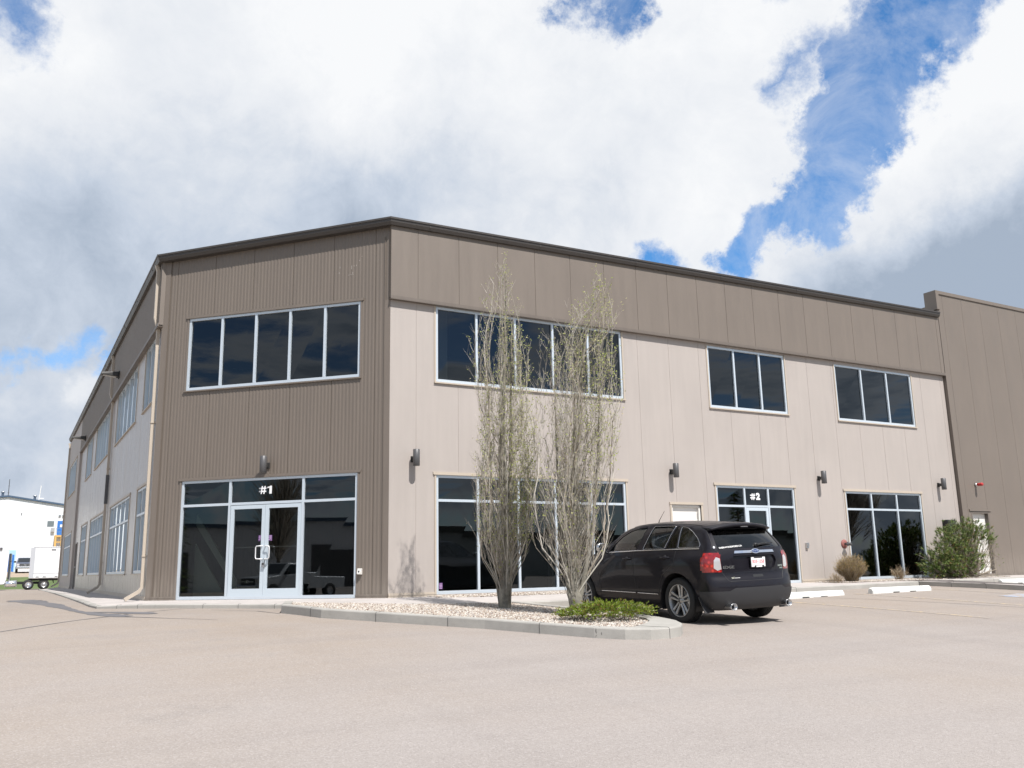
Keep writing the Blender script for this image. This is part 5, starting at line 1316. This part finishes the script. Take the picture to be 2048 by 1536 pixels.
ld=wbox('lower_door_frame',-7.15,-6.0,1.2,4.15,.10,mat('pale_blue_paint',(.35,.55,.68),.5));wbox('lower_door',-6.95,-6.15,1.2,3.55,.14,M_BLUE,ld,.101)
mb=MB();mb.box((lx(-.85),-.9,5.95-z0),(.75,.9,.12))
for x in(-1.5,-.75,-.2): mb.box((lx(x),-1.7,3.6-z0),(.12,.1,2.25))
for x0,x1 in((-1.38,-.87),(-.63,-.32)):
    mb.box((lx((x0+x1)/2),-1.68,4.4-z0),((x1-x0)/2,.04,.07));mb.box((lx((x0+x1)/2),-1.68,5.15-z0),((x1-x0)/2,.04,.07))
pf=mb.build('stair_platform',M_WOOD,WB)
mb=MB()
for x in(-1.5,-.8,-.2): mb.box((lx(x),-1.75,6.55-z0),(.02,.02,.5))
mb.box((lx(-.85),-1.75,7.0-z0),(.66,.02,.02));mb.box((lx(-.85),-1.75,6.5-z0),(.66,.02,.02));mb.build('railing',M_STEEL,pf)
for x,zb,zt in((-8.2,11.0,12.0),(-4.33,10.6,11.55)):
    mb=MB();mb.lathe([(.16,zb-z0),(.16,zt-z0-.1),(.26,zt-z0-.1),(.26,zt-z0),(0,zt-z0+.05)],14,Matrix.Translation((lx(x),1.2,0))@Matrix(((1,0,0,0),(0,0,-1,0),(0,1,0,0),(0,0,0,1))));mb.build('roof_vent',M_STEEL,WB)
mb=MB();mb.tube([(lx(-3.86),1,10.6-z0),(lx(-3.8),1,11.6-z0)],.10,6);mb.tube([(lx(-3.82),1,11.0-z0),(lx(-3.68),1,12.95-z0)],.06,6);mb.box((lx(-3.5),1,11.17-z0),(.28,.1,.06));mb.build('roof_aerial',M_WHITE,WB)
mb=MB();mb.tube([(0,0,0),(0,0,14.6)],[.12,.05],5)
for k in range(12):mb.box((0,0,2+k*1.05),(.16,.02,.02))
mm=mb.build('radio_mast',M_LAMP);mm.location=(-7.6,140,1);tag(mm,'thin grey radio mast rising behind the white warehouse','mast')

TR=thing('articulated_truck','white semi truck with a white box trailer, partly hidden behind the building','truck',(-5.1,80,gz(-5,80)))
g0=gz(-5,80)
M_TW=mat('truck_white',(.8,.8,.8),.4);M_TG=mat('trailer_corner_grey',(.45,.46,.48),.4)
zz=lambda z:z-g0
mb=MB();mb.box((7.0,0,zz(1.93)),(6.95,1.25,1.50));tb=mb.build('trailer_box',M_TW,TR,bevel=.10)
mb=MB();mb.box((.18,-1.262,zz(1.9)),(.20,.012,1.42));mb.box((7.0,-1.264,zz(.93)),(6.7,.012,.02));mb.box((7.0,-1.264,zz(3.38)),(6.8,.012,.03));mb.build('trailer_trim',M_TG,TR)
mb=MB()
for x in(.7,1.3,2.3,3.2,3.9,5,6.5): mb.box((x,-1.27,zz(.60)),(.13,.01,.025))
mb.box((1.93,-1.27,zz(3.12)),(.2,.01,.05));mb.build('marker',M_LAMP,TR)
mb=MB();mb.box((6,0,zz(.33)),(6,.5,.10));mb.box((-1.2,0,zz(.05)),(2.6,.42,.12));mb.build('chassis',M_BLACK,TR)
for x in(.0,1.32,10.5,11.8,-4.6):
    for s in(-1,1):
        mb=MB();M=Matrix.Translation((x,1.0*s,.47));mb.lathe([(.28,-.17),(.45,-.17),(.47,-.13),(.47,.13),(.45,.17),(.28,.17)],28,M);w=mb.build('wheel',M_TYRE,TR)
        mb=MB();mb.lathe([(.28,.16*s),(.25,.10*s),(.12,.06*s),(.11,.15*s),(0,.16*s)],24,M);mb.build('rim',M_CHROME if x!=1.32 else M_STEEL,w)
mb=MB();mb.box((-.1,0,.98),(.02,1.0,.02));mb.add([(.75,-1.28,.98),(2.1,-1.28,.98),(2.15,-1.28,.6),(2.1,-1.15,.55),(2.0,-1.15,.9),(.8,-1.15,.9)],[(0,1,2,3,4,5)]);mb.build('mudguard',M_BLACK,TR)
mb=MB();M=Matrix.Translation((-1.45,-.98,.60))@Matrix.Rotation(PI/2,4,'Z');mb.lathe([(0,-.5),(.28,-.5),(.29,-.48),(.29,.48),(.28,.5),(0,.5)],20,M);mb.build('fuel_tank',M_CHROME,TR)
mb=MB();
for x in (-1.9,-1.0): mb.box((x,-1.0,.62),(.03,.31,.31))
mb.build('tank_strap',M_STEEL,TR)
mb=MB();P=[(-1.85,1.0),(-1.80,3.62),(-2.2,3.72),(-2.9,3.15),(-3.5,2.75),(-3.9,2.0),(-5.2,1.75),(-5.4,1.0),(-5.35,.45),(-2.0,.55)]
V=[(x,-1.15,z) for x,z in P]+[(x,1.15,z) for x,z in P];n=len(P);mb.add(V,[tuple(range(n)),tuple(range(2*n-1,n-1,-1))]+[(i,i+n,(i+1)%n+n,(i+1)%n) for i in range(n)]);cab=mb.build('cab',M_TW,TR,bevel=.06)
mb=MB();mb.box((-3.0,-1.17,2.25),(.42,.02,.36));mb.build('window',M_BLACK,cab)
mb=MB();mb.box((-3.0,-1.165,1.55),(.5,.012,.9));dr_=mb.build('door',M_TW,cab);
mb=MB();mb.box((-3.65,-1.42,2.15),(.05,.10,.32));mb.tube([(-3.6,-1.1,2.4),(-3.65,-1.4,2.4)],.02,5);mb.tube([(-1.7,-1.32,2.65),(-1.5,-1.45,2.7)],.03,5);mb.build('mirror',M_BLACK,cab)
mb=MB();mb.box((-1.72,0,2.2),(.06,1.1,1.2));mb.build('cab_rear_panel',M_PLAST,cab)
mb=MB();mb.tube([(-1.6,-.9,.6),(-1.6,-.9,3.4)],.07,10);mb.build('exhaust_stack',M_CHROME,cab)

def pickup(label,loc,rz,col,gname):
    r=thing('pickup_truck',label,'pickup truck',loc,rz,gname)
    m=mat('pickup_paint',col,.4,.2,coat=.3)
    mb=MB()
    P=[(-2.9,.55),(-2.95,1.15),(-.95,1.18),(-.8,1.2),(-.55,1.85),(.75,1.88),(1.35,1.25),(2.45,1.12),(2.62,.95),(2.65,.55)]
    rows=[]
    for y,k in((-.98,0),(-.93,1),(0,1),(.93,1),(.98,0)):
        rows.append([(x,y*(.84 if z>1.5 else 1),z-(0 if k else .05)*(z>1)) for x,z in P])
    V=[p for q in rows for p in q];n=len(P);mb.add(V,[(i*n+j,(i+1)*n+j,(i+1)*n+(j+1)%n,i*n+(j+1)%n) for i in range(4) for j in range(n)]);mb.add(rows[0],[tuple(range(n))]);mb.add(rows[-1],[tuple(range(n-1,-1,-1))]);mb.build('body',m,r,bevel=.03)
    mb=MB();mb.add([(.80,-.70,1.80),(.80,.70,1.80),(1.30,.84,1.30),(1.30,-.84,1.30)],[(3,2,1,0)]);V=[tuple(Vector(p)+Vector((.02,0,.02))) for p in mb.v];mb.v=V
    for s in(-1,1):
        for x0,x1,x2,x3 in((-.70,-.45,.05,.05),(.13,.13,.68,1.15)):
            q=[(x0,.965*s,1.28),(x1,.845*s,1.76),(x2,.845*s,1.76),(x3,.965*s,1.28)];mb.add(q,[(0,1,2,3)])
    mb.build('window',mat('dark_glass',(.02,.025,.03),.05),r)
    mb=MB();mb.box((2.66,0,.92),(.03,.62,.17));g=mb.build('grille',M_PLAST,r,bevel=.02)
    mb=MB();mb.box((2.70,0,.92),(.02,.12,.07));mb.box((2.695,0,.92),(.015,.55,.02));mb.build('badge_bar',M_CHROME,g)
    for s in(-1,1):
        mb=MB();mb.box((2.60,.80*s,.94),(.06,.17,.14));mb.build('headlight',M_TAILW,r,bevel=.03)
        mb=MB();mb.box((.95,1.12*s,1.36),(.06,.14,.11));mb.build('mirror',M_BLACK,r,bevel=.03)
    mb=MB();mb.box((2.72,0,.60),(.12,.96,.14));mb.build('bumper',M_CHROME,r,bevel=.05)
    for x in(-1.9,1.75):
        for s in(-1,1):
            mb=MB();M=Matrix.Translation((x,.88*s,.40));mb.lathe([(.22,-.13),(.38,-.13),(.40,-.1),(.40,.1),(.38,.13),(.22,.13)],24,M);w=mb.build('wheel',M_TYRE,r)
            mb=MB();mb.lathe([(.24,.11*s),(.1,.08*s),(0,.10*s)],20,M);mb.build('rim',M_STEEL,w)
    return r
pickup('silver grey pickup truck parked facing the camera before the white warehouse',(-4.93,113.5,gz(-4.9,112)+.0),-PI/2,(.10,.12,.17),None)
# things across the lot that only the window panes show
p2=pickup('silver pickup truck across the lot behind the camera, mirrored in the glass entrance',(-31.0,-6.5,gz(-31,-6.5)),R(70),(.5,.52,.54),None)
p3=pickup('dark pickup truck across the lot behind the camera, mirrored in the long ground floor window',(14.5,-26.5,gz(14.5,-26.5)),R(62),(.03,.03,.035),None)
OB=thing('low_white_building','low white building with dark fascia across the lot, seen only mirrored in the windows','building',(-58,-17,-1.3),R(-84))
mb=MB();mb.box((0,-6,2.9),(24,7,2.9));mb.build('wall',M_WSID,OB)
mb=MB();mb.box((0,-6,5.95),(24.3,7.3,.16));mb.build('roof',M_DKBL,OB)
for x in(-14,2,13):
    mb=MB();mb.box((x,1.03,1.9),(2.6,.04,1.9));mb.build('loading_door',M_LAMP,OB)
OB2=thing('long_low_building','long low tan building across the lot, seen only mirrored in the windows','building',(38,-60,-1.6))
mb=MB();mb.box((0,-8,2.6),(42,8,2.6));mb.build('wall',M_INT,OB2);mb=MB();mb.box((0,-8,5.5),(42.4,8.4,.3));mb.build('roof',M_DARKMETAL,OB2)
for x in(-30,-18,-6,8,20,32):
    mb=MB();mb.box((x,.03,1.8),(3.0,.04,1.3));mb.build('window',M_BLACK,OB2)
def dark_tree(x,y,h,w,lab,seed,spruce):
    rn=random.Random(seed);r=thing('spruce_tree' if spruce else 'leafless_tree',lab,'tree',(x,y,-1.4));mb=MB();mb.tube([(0,0,0),(0,0,h*.9)],[.16,.03],8);mb.build('trunk',M_BARKD,r)
    mb=MB()
    for _ in range(900 if spruce else 420):
        if spruce:
            z=h*(.08+.92*rn.random()**1.2);rr=w*(1-z/h)+.1;a=rn.uniform(0,6.3);q=rr*rn.random()**.4;p=Vector((q*math.cos(a),q*math.sin(a),z));s=.28
            d=Vector((math.cos(a),math.sin(a),-.3)).normalized()*s*1.4;e=Vector((-math.sin(a),math.cos(a),0))*s*.5;mb.add([p-e,p+d,p+e,p-d*.6],[(0,1,2,3)])
        else:
            a=rn.uniform(0,6.3);z=h*rn.uniform(.3,.6);e=Vector((w*rn.random()*math.cos(a),w*rn.random()*math.sin(a),min(h,z+h*rn.uniform(.1,.5))));mb.tube([(0,0,z),Vector((0,0,z)).lerp(e,.5)+Vector((0,0,.3)),e],[.05,.03,.008],3,0,False)
    mb.build('crown',M_PINE if spruce else M_TWIG,r)
for i,(x,y,h,w,k) in enumerate([(-44,-2,13,1.8,1),(-43,-9,9,2.6,0),(-50,3,10,3,0),(16,-50,11,2.2,1),(23,-52,9,3,0),(52,-44,10,2.2,1),(66,-42,11,3.2,0)]):
    nm=['tall narrow spruce','bare spreading tree','bare crooked tree','dark spruce','bare tree','short broad spruce','large bare tree'][i]
    dark_tree(x,y,h,w,nm+' across the lot, %s from the west, mirrored in windows'%['second','third','first','fourth','fifth','sixth','seventh'][i],40+i,k)
